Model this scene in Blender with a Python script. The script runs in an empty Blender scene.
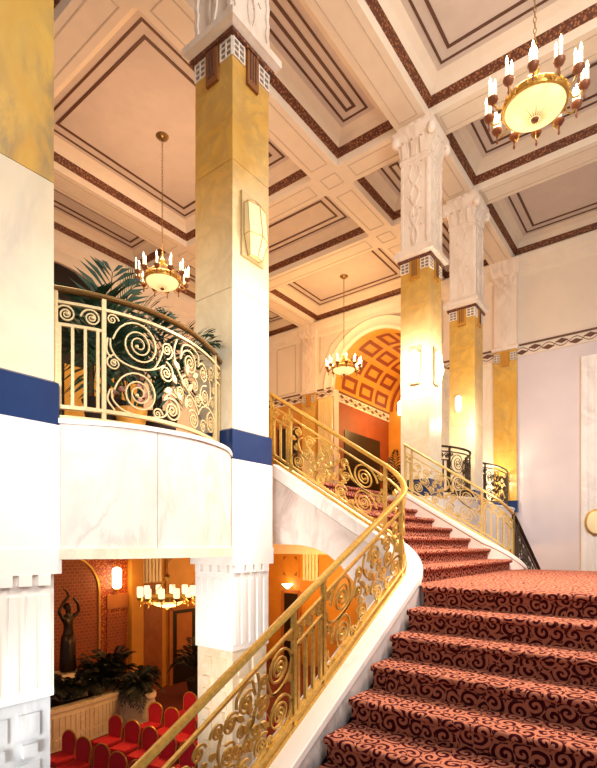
import bpy, math, random
from mathutils import Vector, Matrix
random.seed(7)
PI = math.pi
R = math.radians
scn = bpy.context.scene
COL = scn.collection
OFF = {}          # object -> world offset of its origin

# ------------------------------------------------------------------ helpers
def lin(h):
    h = h.lstrip('#')
    o = []
    for i in (0, 2, 4):
        c = int(h[i:i+2], 16) / 255
        o.append(c/12.92 if c <= .04045 else ((c+.055)/1.055)**2.4)
    return (o[0], o[1], o[2], 1)

def tag(o, label=None, cat=None, group=None, kind=None):
    if label: o['label'] = label
    if cat: o['category'] = cat
    if group: o['group'] = group
    if kind: o['kind'] = kind
    return o

def empty(name, loc, label=None, cat=None, group=None, kind=None):
    o = bpy.data.objects.new(name, None)
    o.empty_display_size = .1
    COL.objects.link(o)
    o.location = loc
    OFF[o] = Vector(loc)
    return tag(o, label, cat, group, kind)

class MB:
    def __init__(s): s.v = []; s.f = []
    def add(s, vs, fs):
        n = len(s.v); s.v += [tuple(p) for p in vs]; s.f += [tuple(i+n for i in f) for f in fs]; return s
    def box(s, a, b):
        x0, y0, z0 = a; x1, y1, z1 = b
        return s.add([(x0,y0,z0),(x1,y0,z0),(x1,y1,z0),(x0,y1,z0),(x0,y0,z1),(x1,y0,z1),(x1,y1,z1),(x0,y1,z1)],
                     [(0,3,2,1),(4,5,6,7),(0,1,5,4),(1,2,6,5),(2,3,7,6),(3,0,4,7)])
    def prism(s, poly, fn, h0, h1):
        """poly: 2D points, fn(p, h) -> 3D"""
        n = len(poly)
        vs = [fn(p, h0) for p in poly] + [fn(p, h1) for p in poly]
        fs = [tuple(range(n-1, -1, -1)), tuple(range(n, 2*n))] + [(i, (i+1) % n, n+(i+1) % n, n+i) for i in range(n)]
        return s.add(vs, fs)
    def loft(s, rings, close=True, cap=True):
        n = len(rings[0]); vs = [p for r in rings for p in r]; fs = []
        for k in range(len(rings)-1):
            for i in range(n if close else n-1):
                j = (i+1) % n
                fs.append((k*n+i, k*n+j, (k+1)*n+j, (k+1)*n+i))
        if cap:
            fs.append(tuple(range(n-1, -1, -1))); fs.append(tuple((len(rings)-1)*n+i for i in range(n)))
        return s.add(vs, fs)
    def tube(s, pts, r, n=6, cap=True):
        pts = [Vector(p) for p in pts]; rings = []
        up = Vector((0, 0, 1)); prev = None
        for i, p in enumerate(pts):
            t = (pts[min(i+1, len(pts)-1)] - pts[max(i-1, 0)])
            t = t.normalized() if t.length > 1e-9 else Vector((0, 0, 1))
            if prev is None:
                a = t.cross(up) if abs(t.z) < .95 else t.cross(Vector((1, 0, 0)))
            else:
                a = prev - t*prev.dot(t)
                if a.length < 1e-6: a = t.cross(up)
            a.normalize(); prev = a; b = t.cross(a)
            rr = r[i] if isinstance(r, (list, tuple)) else r
            rings.append([p + a*rr*math.cos(2*PI*k/n) + b*rr*math.sin(2*PI*k/n) for k in range(n)])
        return s.loft(rings, True, cap)
    def bar(s, pts, nrm, w, d, wscale=None):
        """flat bar: width w in the plane, depth d along the horizontal normal nrm"""
        pts = [Vector(p) for p in pts]; rings = []
        for i, p in enumerate(pts):
            t = pts[min(i+1, len(pts)-1)] - pts[max(i-1, 0)]
            if t.length < 1e-9: t = Vector((0, 0, 1))
            n = Vector(nrm[i]) if isinstance(nrm, list) else Vector(nrm)
            b = t.cross(n)
            b = b.normalized() if b.length > 1e-9 else Vector((0, 0, 1))
            k = wscale[i] if wscale else 1
            rings.append([p+b*w*k/2+n*d/2, p-b*w*k/2+n*d/2, p-b*w*k/2-n*d/2, p+b*w*k/2-n*d/2])
        return s.loft(rings)
    def lathe(s, prof, c=(0, 0, 0), n=16):
        rings = [[(c[0]+r*math.cos(2*PI*k/n), c[1]+r*math.sin(2*PI*k/n), c[2]+z) for k in range(n)] for r, z in prof]
        return s.loft(rings)
    def ball(s, c, rx, ry=None, rz=None, n=8):
        ry = ry or rx; rz = rz or rx
        rings = []
        for i in range(n+1):
            a = -PI/2 + PI*i/n; q = max(math.cos(a), .02)
            rings.append([(c[0]+rx*q*math.cos(2*PI*k/(n+2)), c[1]+ry*q*math.sin(2*PI*k/(n+2)), c[2]+rz*math.sin(a)) for k in range(n+2)])
        return s.loft(rings)
    def build(s, name, mat, parent=None, smooth=False, off=None, label=None):
        o_ = off if off is not None else (OFF.get(parent, Vector((0, 0, 0))) if parent else Vector((0, 0, 0)))
        me = bpy.data.meshes.new(name)
        me.from_pydata([(p[0]-o_[0], p[1]-o_[1], p[2]-o_[2]) for p in s.v], [], s.f)
        me.materials.append(mat)
        if smooth:
            me.polygons.foreach_set('use_smooth', [True]*len(me.polygons))
            me.set_sharp_from_angle(angle=R(40))
        me.update()
        o = bpy.data.objects.new(name, me); COL.objects.link(o)
        if parent: o.parent = parent
        OFF[o] = Vector(o_)
        if label: o['label'] = label
        return o

def copy_tree(o, parent=None):
    c = o.copy(); COL.objects.link(c)
    if parent: c.parent = parent
    for ch in list(o.children): copy_tree(ch, c)
    return c

# ------------------------------------------------------------------ materials
class NT:
    def __init__(s, name):
        m = bpy.data.materials.new(name); m.use_nodes = True; s.m = m; s.t = m.node_tree
        s.b = s.t.nodes['Principled BSDF']
    def n(s, typ, **kw):
        x = s.t.nodes.new(typ)
        for k, v in kw.items():
            if k.startswith('i_'):
                key = k[2:]; x.inputs[int(key) if key.isdigit() else key.replace('_', ' ')].default_value = v
            else: setattr(x, k, v)
        return x
    def l(s, a, b): s.t.links.new(a, b)
    def coord(s, which='Object'): return s.n('ShaderNodeTexCoord').outputs[which]
    def ramp(s, fac, stops, interp='LINEAR'):
        r = s.n('ShaderNodeValToRGB'); r.color_ramp.interpolation = interp
        e = r.color_ramp.elements
        while len(e) < len(stops): e.new(.5)
        for k, (p, c) in enumerate(stops): e[k].position = p; e[k].color = c
        s.l(fac, r.inputs[0]); return r.outputs[0]
    def mix(s, fac, a, b, blend='MIX'):
        x = s.n('ShaderNodeMix', data_type='RGBA', blend_type=blend)
        if isinstance(fac, (int, float)): x.inputs[0].default_value = fac
        else: s.l(fac, x.inputs[0])
        for k, c in ((6, a), (7, b)):
            if isinstance(c, tuple): x.inputs[k].default_value = c
            else: s.l(c, x.inputs[k])
        return x.outputs[2]
    def math(s, op, a, b=None, c=None):
        x = s.n('ShaderNodeMath', operation=op)
        for k, q in enumerate((a, b, c)):
            if q is None: continue
            if isinstance(q, (int, float)): x.inputs[k].default_value = q
            else: s.l(q, x.inputs[k])
        return x.outputs[0]
    def noise(s, vec, scale, detail=4, dist=0., rough=.55):
        x = s.n('ShaderNodeTexNoise', i_Scale=scale, i_Detail=detail, i_Distortion=dist, i_Roughness=rough)
        s.l(vec, x.inputs['Vector']); return x.outputs[0]
    def bump(s, h, strength=.2, dist=.02):
        x = s.n('ShaderNodeBump', i_Strength=strength, i_Distance=dist); s.l(h, x.inputs['Height']); s.l(x.outputs[0], s.b.inputs['Normal'])
    def fin(s, col=None, rough=.5, metal=0., emit=None, es=0., spec=None):
        if col is not None:
            if isinstance(col, tuple): s.b.inputs['Base Color'].default_value = col
            else: s.l(col, s.b.inputs['Base Color'])
        s.b.inputs['Roughness'].default_value = rough; s.b.inputs['Metallic'].default_value = metal
        if spec is not None: s.b.inputs['Specular IOR Level'].default_value = spec
        if emit is not None:
            if isinstance(emit, tuple): s.b.inputs['Emission Color'].default_value = emit
            else: s.l(emit, s.b.inputs['Emission Color'])
            s.b.inputs['Emission Strength'].default_value = es
        return s.m

def plaster(name, c, var=.06, rough=.7, scale=3.):
    t = NT(name); a = lin(c); b = tuple(x*(1-var*2.2) for x in a[:3])+(1,)
    nz = t.noise(t.coord(), scale, 5)
    t.bump(t.noise(t.coord(), 40, 3), .05, .01)
    return t.fin(t.ramp(nz, [(.3, b), (.7, a)]), rough)

def marble(name, base, vein, scale=1.3, width=.03, rough=.28, cloud=None, amt=.7, stretch=(1, 1, .55)):
    t = NT(name)
    mp = t.n('ShaderNodeMapping'); mp.inputs['Scale'].default_value = stretch; mp.inputs['Rotation'].default_value = (.3, .5, .2)
    t.l(t.coord(), mp.inputs[0]); v = mp.outputs[0]
    n1 = t.noise(v, scale, 8, 1.6, .6)
    r1 = t.ramp(n1, [(.5-width*2, (0, 0, 0, 1)), (.5, (1, 1, 1, 1)), (.5+width*2, (0, 0, 0, 1))])
    n2 = t.noise(v, scale*.6, 4, .5)
    msk = t.ramp(n2, [(.42, (0, 0, 0, 1)), (.65, (1, 1, 1, 1))])
    k = t.math('MULTIPLY', t.math('MULTIPLY', r1, msk), amt)
    c0 = t.mix(t.ramp(t.noise(v, scale*1.7, 6, .8), [(.35, (0, 0, 0, 1)), (.7, (1, 1, 1, 1))]), lin(base), lin(cloud or base))
    return t.fin(t.mix(k, c0, lin(vein)), rough)

def siena_glare(name, z0, z1):  # golden shaft washed to cream lower down: lamp overexposure painted into the colour
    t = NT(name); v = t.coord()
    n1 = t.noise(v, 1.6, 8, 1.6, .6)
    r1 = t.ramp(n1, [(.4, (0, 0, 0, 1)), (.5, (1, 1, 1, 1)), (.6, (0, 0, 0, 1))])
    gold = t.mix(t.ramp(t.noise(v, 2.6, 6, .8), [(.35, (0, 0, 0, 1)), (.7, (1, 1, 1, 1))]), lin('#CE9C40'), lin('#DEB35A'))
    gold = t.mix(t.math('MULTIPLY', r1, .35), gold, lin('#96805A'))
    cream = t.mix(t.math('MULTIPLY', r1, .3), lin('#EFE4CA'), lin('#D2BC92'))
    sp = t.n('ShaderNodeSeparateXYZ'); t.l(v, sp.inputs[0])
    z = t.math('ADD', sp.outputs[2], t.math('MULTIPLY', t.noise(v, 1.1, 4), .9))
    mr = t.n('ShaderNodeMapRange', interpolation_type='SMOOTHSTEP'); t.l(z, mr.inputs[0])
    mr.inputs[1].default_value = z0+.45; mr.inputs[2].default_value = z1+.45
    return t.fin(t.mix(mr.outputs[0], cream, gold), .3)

def flat(name, c, rough=.5, metal=0., var=.12, scale=14., spec=None):
    t = NT(name); a = lin(c); b = tuple(x*(1-var) for x in a[:3])+(1,)
    return t.fin(t.ramp(t.noise(t.coord(), scale, 3), [(.35, b), (.65, a)]), rough, metal, spec=spec)

def glow(name, c, e, es, rough=.4):
    t = NT(name)
    return t.fin(lin(c), rough, 0, lin(e), es)

def ornament(name, dark, light, scale=26):
    t = NT(name); v = t.n('ShaderNodeTexVoronoi', i_Scale=scale); t.l(t.coord(), v.inputs['Vector'])
    k = t.ramp(v.outputs['Distance'], [(.12, lin(light)), (.5, lin(dark))])
    t.bump(v.outputs['Distance'], .5, .02)
    return t.fin(k, .5)

def carpet_mat():
    t = NT('scroll_carpet')
    uv = t.coord('UV')
    wob = t.n('ShaderNodeTexNoise', i_Scale=5., i_Detail=2.); t.l(uv, wob.inputs['Vector'])
    add = t.n('ShaderNodeVectorMath', operation='MULTIPLY_ADD'); t.l(wob.outputs['Color'], add.inputs[0])
    add.inputs[1].default_value = (.075, .075, 0); t.l(uv, add.inputs[2])
    S = 8.2
    vor = t.n('ShaderNodeTexVoronoi', voronoi_dimensions='2D', i_Scale=S, i_Randomness=.72); t.l(add.outputs[0], vor.inputs['Vector'])
    sub = t.n('ShaderNodeVectorMath', operation='SUBTRACT'); t.l(add.outputs[0], sub.inputs[0]); t.l(vor.outputs['Position'], sub.inputs[1])
    sep = t.n('ShaderNodeSeparateXYZ'); t.l(sub.outputs[0], sep.inputs[0])
    ang = t.math('ARCTAN2', sep.outputs[1], sep.outputs[0])
    ln = t.n('ShaderNodeVectorMath', operation='LENGTH'); t.l(sub.outputs[0], ln.inputs[0]); r = ln.outputs['Value']
    csep = t.n('ShaderNodeSeparateColor'); t.l(vor.outputs['Color'], csep.inputs[0])
    sgn = t.math('SIGN', t.math('SUBTRACT', csep.outputs[0], .5))
    a1 = t.math('MULTIPLY', t.math('MULTIPLY', ang, sgn), 1/(2*PI))
    ph = t.math('FRACT', t.math('ADD', t.math('ADD', a1, t.math('MULTIPLY', r, 20.)), t.math('MULTIPLY', csep.outputs[1], 1.)))
    tri = t.math('ABSOLUTE', t.math('SUBTRACT', ph, .5))            # 0 at the arm, .5 between
    arm = t.ramp(tri, [(.215, (1, 1, 1, 1)), (.27, (0, 0, 0, 1))])
    v2 = t.n('ShaderNodeTexVoronoi', voronoi_dimensions='2D', feature='DISTANCE_TO_EDGE', i_Scale=S, i_Randomness=.72); t.l(add.outputs[0], v2.inputs['Vector'])
    edge = t.ramp(v2.outputs['Distance'], [(.03, (0, 0, 0, 1)), (.06, (1, 1, 1, 1))])
    leaf = t.n('ShaderNodeTexVoronoi', voronoi_dimensions='2D', i_Scale=20., i_Randomness=1.); t.l(add.outputs[0], leaf.inputs['Vector'])
    lf = t.ramp(leaf.outputs['Distance'], [(.3, (1, 1, 1, 1)), (.36, (0, 0, 0, 1))])
    k = t.math('MULTIPLY', arm, edge)
    k2 = t.math('MULTIPLY', lf, t.math('SUBTRACT', 1., edge))
    k = t.math('MAXIMUM', k, k2)
    pile = t.noise(uv, 260, 2)
    ground = t.mix(pile, lin('#AC604E'), lin('#CE8C6E'))
    dark = t.mix(pile, lin('#360812'), lin('#50101C'))
    t.bump(pile, .4, .01)
    return t.fin(t.mix(k, ground, dark), .95, spec=.1)

M = {}
M['ceil'] = plaster('ceiling_white', '#E9DCCB', .03)
M['field'] = plaster('coffer_field', '#D3C6BF', .04)
M['line'] = flat('brown_line', '#5E3A28', .6)
M['band'] = ornament('brown_gilt_band', '#5A2C18', '#B07444', 22)
M['groove'] = flat('soffit_moulding', '#CFBFAE', .7)
M['carved'] = marble('carved_marble', '#E8D9C9', '#B79678', 1.6, .05, .45, '#F1E6DA', .55, (1, 1, .35))
M['white'] = marble('white_marble', '#F4EEE8', '#C9BBB4', 1.2, .03, .3, '#F8F4F0', .5)
M['pinkm'] = marble('pinkish_marble', '#E4D6CD', '#B89A90', 1.1, .03, .5, '#EDE2DB', .6)
M['greym'] = marble('grey_veined_marble', '#CFC8C6', '#86807F', 2.0, .05, .3, '#DAD4D2', .7)
M['bluegrey'] = marble('grey_tile_marble', '#AEB6BE', '#717A84', 2.2, .06, .4, '#C0C7CD', .7)
M['creamtile'] = marble('cream_tile_marble', '#E4CFAE', '#B99A6E', 2.0, .05, .4, '#EBDCC2', .5)
M['siena'] = marble('golden_siena_marble', '#D2A040', '#8A7A58', 1.6, .05, .3, '#E2B95C', .55)
M['siena_grey'] = marble('golden_siena_marble_with_grey_veins', '#CFA040', '#6E6E64', 1.8, .07, .28, '#D8B458', .9)
M['siena_pale'] = marble('pale_siena_marble', '#EBCF8C', '#CDB078', 1.3, .04, .3, '#F1DFAE', .5)
M['siena_cream'] = marble('cream_marble', '#EFE3C6', '#CDB792', 1.3, .04, .3, '#F3EBD8', .5)
M['veined'] = marble('cream_marble_with_blue_grey_veins', '#DCCFB2', '#8C96A2', 1.0, .05, .3, '#E6DBC4', .55)
M['blue'] = marble('blue_stone', '#17305F', '#27457A', 1.6, .05, .25, '#142A58', .5)
M['lilac'] = plaster('lilac_wall', '#DDD2D4', .03, .6, 1.2)
M['upper_wall'] = plaster('cream_wall', '#EADCCB', .03, .7, 1.5)
M['gold'] = flat('gilt_metal', '#DAAE56', .34, .65, .25, 30)
M['gold_pale'] = flat('pale_gilt_metal', '#D2BA8A', .45, .25, .15, 30)
M['gold_light'] = flat('light_gilt_metal', '#DDC27A', .42, .4, .2, 30)
M['iron'] = flat('dark_bronze_metal', '#4A3A26', .45, .5, .3, 30)
M['bronze_rail'] = flat('bronze_handrail', '#8A6A3A', .35, .6, .3, 30)
M['carpet'] = carpet_mat()
M['orange'] = plaster('orange_painted_wall', '#CC8E34', .08, .5, 2.)
M['orange_dark'] = plaster('burnt_orange_wall', '#AE6A34', .1, .55, 2.)
M['wood'] = marble('brown_marble', '#8A4E2C', '#5E3018', 2., .06, .4, '#9A6038', .6)
M['niche_wall'] = plaster('red_brown_wall', '#9A4E2A', .1, .6, 2.)
M['black'] = flat('dark_opening', '#120C0A', .4)
M['dkred'] = plaster('dark_red_wall', '#7A2E1C', .12, .6, 2.)
M['plaque'] = flat('brown_plaque', '#8A5428', .5)
M['plaque_gold'] = flat('golden_plaque', '#C48A30', .45)
M['grid'] = flat('white_grid', '#F2E8DC', .6)
M['gridback'] = flat('grey_glazed_square', '#8C7A6C', .4)
M['frosted'] = glow('frosted_glass', '#E4D3A8', '#FFDFA0', .22)
M['bowl'] = glow('alabaster_bowl', '#F0DFA8', '#FFE09A', .95)
M['candle'] = glow('candle_tube', '#FFF6DC', '#FFE9B8', 1.2)
M['flame'] = glow('candle_lamp', '#FFFFFF', '#FFF0C4', 9)
M['cup'] = flat('brown_cup', '#8E5434', .45, .1)
M['red'] = flat('red_velvet', '#C21730', .75, 0, .18, 20)
M['leaf'] = flat('palm_leaf', '#123C20', .6, 0, .45, 5)
M['leaf_dk'] = flat('dark_fern_leaf', '#0F1A12', .5, 0, .5, 6)
M['pot'] = flat('ochre_pot', '#D8922E', .5)
M['soil'] = flat('soil', '#2A1A10', .9)
M['statue'] = flat('dark_bronze', '#33241A', .35, .6, .3, 10)
M['floor'] = plaster('red_hall_carpet', '#6E2A20', .15, .9, 6.)
M['mezz'] = plaster('mezzanine_carpet', '#8A3A2C', .1, .9, 6.)
M['pink'] = flat('pink_petal', '#E8A090', .6)
M['yellow_seat'] = flat('yellow_fabric', '#E2B04A', .7)
M['vault'] = plaster('golden_vault', '#D8A03E', .06, .5, 2.)
M['vault_line'] = flat('vault_coffer_border', '#8A3E1E', .55)
M['frieze'] = plaster('frieze_cream', '#EADBC8', .04)
M['lens'] = flat('frieze_brown', '#6A4636', .6)

M['siena_two'] = siena_glare('siena_marble_lamp_glare', 7.7, 9.7)
M['siena_three'] = siena_glare('siena_marble_lamp_glare_low', 7.6, 10.6)
M['siena_four'] = siena_glare('siena_marble_lamp_glare_golden', 6.2, 9.6)
def mosaic():
    t = NT('red_mosaic'); b = t.n('ShaderNodeTexBrick', i_Scale=1.0)
    mp = t.n('ShaderNodeMapping'); mp.inputs['Rotation'].default_value = (R(-90), 0, 0); t.l(t.coord(), mp.inputs[0]); t.l(mp.outputs[0], b.inputs['Vector'])
    b.inputs['Color1'].default_value = lin('#8E4424'); b.inputs['Color2'].default_value = lin('#7E3A1E'); b.inputs['Mortar'].default_value = lin('#A8602E')
    b.inputs['Brick Width'].default_value = .15; b.inputs['Row Height'].default_value = .1; b.inputs['Mortar Size'].default_value = .008
    return t.fin(b.outputs[0], .5)
M['mosaic'] = mosaic()
M['mosaic_band'] = ornament('gold_red_mosaic_band', '#8A2E14', '#D8902E', 16)

# ------------------------------------------------------------------ camera (eye at the origin)
F = 506.0
cam = bpy.data.objects.new('camera', bpy.data.cameras.new('camera')); COL.objects.link(cam)
cam.data.sensor_fit = 'HORIZONTAL'; cam.data.sensor_width = 36; cam.data.lens = F/597*36
cam.data.shift_y = (544-384)/597
cam.location = (0, 0, 0); cam.rotation_euler = (R(90), 0, R(37.3-90))
cam.data.clip_start = .05; cam.data.clip_end = 200
cam.data.shift_x = 0
scn.camera = cam

ZL = -.437        # landing
ZM = 1.0          # mezzanine
ZF = -5.0         # lower hall floor
XE = 16.8         # end wall
YW = 14.5         # left wall

# ================================================================== SETTING
def S(mb, name, mat, parent=None, smooth=False):
    o = mb.build(name, mat, parent, smooth)
    if not parent: o['kind'] = 'structure'
    return o
S(MB().box((-6, -6, ZF-.2), (XE, YW, ZF)), 'floor', M['floor'])
S(MB().box((-3, 4.85, .3), (XE, YW, ZM)), 'floor', M['mezz'])

# ---- coffered ceiling
ceil = empty('ceiling', (0, 0, 8.9), kind='structure')
CX = [(-3.2, 1.45), (2.2, 4.3), (5.05, 10.0), (10.75, 12.84), (13.6, 16.75)]
CY = [(-6.4, -1.7), (-.96, 4.22), (4.98, 6.47), (7.27, 11.82), (12.6, 14.36)]
ZS = 8.9
sof = MB()
xs = [-4.] + [q for a in CX for q in a] + [XE]; ys = [-7.] + [q for a in CY for q in a] + [YW]
e = .04
for i in range(len(xs)-1):
    for j in range(len(ys)-1):
        if i % 2 == 1 and j % 2 == 1: continue
        x0, x1, y0, y1 = xs[i], xs[i+1], ys[j], ys[j+1]
        if i % 2 == 0 and j % 2 == 1: x0, x1 = x0+e, x1-e
        if j % 2 == 0 and i % 2 == 1: y0, y1 = y0+e, y1-e
        sof.add([(x0,y0,ZS),(x1,y0,ZS),(x1,y1,ZS),(x0,y1,ZS)], [(0,3,2,1)])
# corner connectors (beam ends)
for i in range(0, len(xs)-1, 2):
    for j in range(1, len(ys)-1, 2):
        pass
S(sof, 'beam_soffit', M['ceil'], ceil)
def rect(x0, x1, y0, y1, o, z): return [(x0+o, y0+o, z), (x1-o, y0+o, z), (x1-o, y1-o, z), (x0+o, y1-o, z)]
grooves = MB()
def outline(mb, x0, x1, y0, y1, o, w, z, t=.012):
    a = rect(x0, x1, y0, y1, o, z); b = rect(x0, x1, y0, y1, o+w, z); c = rect(x0, x1, y0, y1, o, z+t+.02); d = rect(x0, x1, y0, y1, o+w, z+t+.02)
    for i in range(4):
        j = (i+1) % 4
        mb.add([a[i], a[j], b[j], b[i], c[i], c[j], d[j], d[i]], [(0,3,2,1),(0,1,5,4),(2,3,7,6)])
for i in range(0, len(xs)-1):
    for j in range(0, len(ys)-1):
        if i % 2 == 1 and j % 2 == 1: continue
        x0, x1, y0, y1 = xs[i], xs[i+1], ys[j], ys[j+1]
        if x1-x0 > .5 and y1-y0 > .5: outline(grooves, x0, x1, y0, y1, .17, .022, ZS-.008)
S(grooves, 'soffit_panel_moulding', M['groove'], ceil)
for (x0, x1) in CX:
    for (y0, y1) in CY:
        side = MB()
        side.loft([rect(x0, x1, y0, y1, -e, ZS), rect(x0, x1, y0, y1, 0, ZS+.14)], True, False)
        side.loft([rect(x0, x1, y0, y1, .10, ZS+.29), rect(x0, x1, y0, y1, .18, ZS+.42), rect(x0, x1, y0, y1, .32, ZS+.5)], True, False)
        S(side, 'coffer_cove', M['ceil'], ceil)
        S(MB().loft([rect(x0, x1, y0, y1, 0, ZS+.14), rect(x0, x1, y0, y1, .03, ZS+.15), rect(x0, x1, y0, y1, .09, ZS+.26), rect(x0, x1, y0, y1, .10, ZS+.29)], True, False), 'ornamental_band', M['band'], ceil)
        S(MB().add(rect(x0, x1, y0, y1, .32, ZS+.5), [(0, 3, 2, 1)]), 'coffer_field', M['field'], ceil)
        ln = MB()
        k = min(x1-x0, y1-y0)
        outline(ln, x0, x1, y0, y1, .43, .045, ZS+.488)
        outline(ln, x0, x1, y0, y1, .43+(.19 if k < 3 else .22), .06, ZS+.488)
        S(ln, 'coffer_line', M['line'], ceil)

# ---- end wall with arched niche
YC, RN, ZSP, RO = 9.15, 1.85, 6.15, 2.3
def arcpts(r, n=28, a0=0, a1=PI): return [(YC+r*math.cos(a0+(a1-a0)*i/n), ZSP+r*math.sin(a0+(a1-a0)*i/n)) for i in range(n+1)]
yz = lambda p, h: (h, p[0], p[1])
w = MB()
w.box((XE, -6, ZM-.7), (XE+.3, YC-RN, ZSP)); w.box((XE, YC+RN, ZM-.7), (XE+.3, YW+.3, ZSP))
w.box((XE, -6, ZSP), (XE+.3, YC-RN-.0, 9.4)); w.box((XE, YC+RN, ZSP), (XE+.3, YW+.3, 9.4))
ap = arcpts(RN)
for i in range(len(ap)-1):
    (ya, za), (yb, zb) = ap[i], ap[i+1]
    w.add([(XE, ya, za), (XE, yb, zb), (XE, yb, 9.4), (XE, ya, 9.4)], [(0, 1, 2, 3)])
S(w, 'wall_end', M['upper_wall'])
# niche
XN = 21.4
nw = MB()
nw.box((XE+.3, YC+RN, ZM), (XN, YC+RN+.2, ZSP)); nw.box((XE+.3, YC-RN-.2, ZM), (XN, YC-RN, ZSP))
S(nw, 'wall_niche_side', M['niche_wall'])
S(MB().box((XN, YC-2.2, ZM), (XN+.2, YC+2.2, 8.6)), 'wall_niche_back', M['orange'])
S(MB().box((XE, YC-2.2, .3), (XN, YC+2.2, ZM)), 'floor', M['mezz'])
va = MB()
for i in range(len(ap)-1):
    (ya, za), (yb, zb) = ap[i], ap[i+1]
    va.add([(XE, ya, za), (XE, yb, zb), (XN, yb, zb), (XN, ya, za)], [(0, 3, 2, 1)])
vault = S(va, 'ceiling', M['vault'])
vault['kind'] = 'structure'
vl = MB()
na, nx = 7, 3
for a in range(na):
    for b in range(nx):
        a0 = PI*(a+.14)/na; a1 = PI*(a+.86)/na; x0 = XE+.35+(XN-XE-.5)*(b+.1)/nx; x1 = XE+.35+(XN-XE-.5)*(b+.9)/nx
        q = .04; xq = .2; r0 = RN-.02
        def P(ang, x): return (x, YC+r0*math.cos(ang), ZSP+r0*math.sin(ang))
        aw = .085
        n = 5
        for (p0, p1, u0, u1) in ((a0, a0+aw, x0, x1), (a1-aw, a1, x0, x1), (a0, a1, x0, x0+xq), (a0, a1, x1-xq, x1)):
            for k in range(n):
                t0 = p0+(p1-p0)*k/n; t1 = p0+(p1-p0)*(k+1)/n
                vl.add([P(t0, u0), P(t1, u0), P(t1, u1), P(t0, u1)], [(0, 3, 2, 1)])
S(vl, 'vault_coffer_border', M['vault_line'], vault)
# rings on the back wall of the niche
for r0, r1, m in ((1.75, 1.6, 'vault_line'), (1.45, 1.38, 'vault_line'), (1.28, 1.22, 'vault_line')):
    rg = MB(); a, b = arcpts(r0), arcpts(r1)
    for i in range(len(a)-1): rg.add([(XN-.03, *a[i]), (XN-.03, *a[i+1]), (XN-.03, *b[i+1]), (XN-.03, *b[i])], [(0, 1, 2, 3)])
    S(rg, 'trim_9', M[m])
# archivolt
rings = []
for yy, zz in [(0, 0)]: pass
prof = [(RN, 0), (RN, -.06), (RN+.1, -.1), (RN+.2, -.06), (RN+.34, -.08), (RN+.42, -.14), (RN+.47, -.1), (RN+.47, 0)]
av = MB()
for i in range(41):
    a = PI*i/40
    rings.append([(XE+x, YC+r*math.cos(a), ZSP+r*math.sin(a)) for r, x in prof])
av.loft(rings, True, True)
S(av, 'trim_1', M['upper_wall'], smooth=True)
# end-wall panels (thin moulded outlines)
def panel_yz(y0, y1, z0, z1, x, w=.05, t=.03, tri=None):
    m = MB(); poly = tri or [(y0, z0), (y1, z0), (y1, z1), (y0, z1)]
    n = len(poly)
    for i in range(n):
        a, b = Vector((x, *poly[i])), Vector((x, *poly[(i+1) % n]))
        m.bar([a, b], (1, 0, 0), w, t)
    return m
pm = panel_yz(12.95, 13.95, 6.35, 8.35, XE)
pm2 = panel_yz(0, 0, 0, 0, XE, tri=[(11.7, 6.9), (11.7, 8.5), (10.3, 8.55), (11.2, 7.9)])
pm.add(pm2.v, pm2.f)
pm3 = panel_yz(0, 0, 0, 0, XE, tri=[(6.6, 6.9), (6.6, 8.5), (8.0, 8.55), (7.1, 7.9)])
pm.add(pm3.v, pm3.f)
S(pm, 'trim_2', M['groove'])
# cornice under the ceiling
cor = MB().prism([(0, 8.35), (-.06, 8.42), (-.1, 8.6), (-.2, 8.72), (-.24, 8.9), (0, 8.9)], lambda p, h: (XE+p[0], h, p[1]), -6, YW)
S(cor, 'trim_3', M['ceil'])
cor = MB().prism([(0, 8.35), (-.06, 8.42), (-.1, 8.6), (-.2, 8.72), (-.24, 8.9), (0, 8.9)], lambda p, h: (h, YW+p[0], p[1]), -3, XE)
S(cor, 'trim_4', M['ceil'])
# lower part of the upper end wall (lilac field, right)
S(MB().box((XE-.02, -6, -6), (XE, 4.25, 5.86)), 'wall_end_right', M['lilac'])
S(MB().box((XE-.02, 4.25, ZM), (XE, 7.25, 5.86)), 'wall_end_middle', M['siena_cream'])
S(MB().box((XE-.02, 11.05, ZM), (XE, YW, 5.86)), 'wall_end_left', M['orange'])
S(MB().box((XE-.04, 12.8, ZM), (XE-.005, 13.9, 4.9)), 'door_3', M['black'])
S(panel_yz(12.72, 13.98, ZM, 4.98, XE-.03, .14, .08), 'trim_10', M['orange_dark'])
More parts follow.
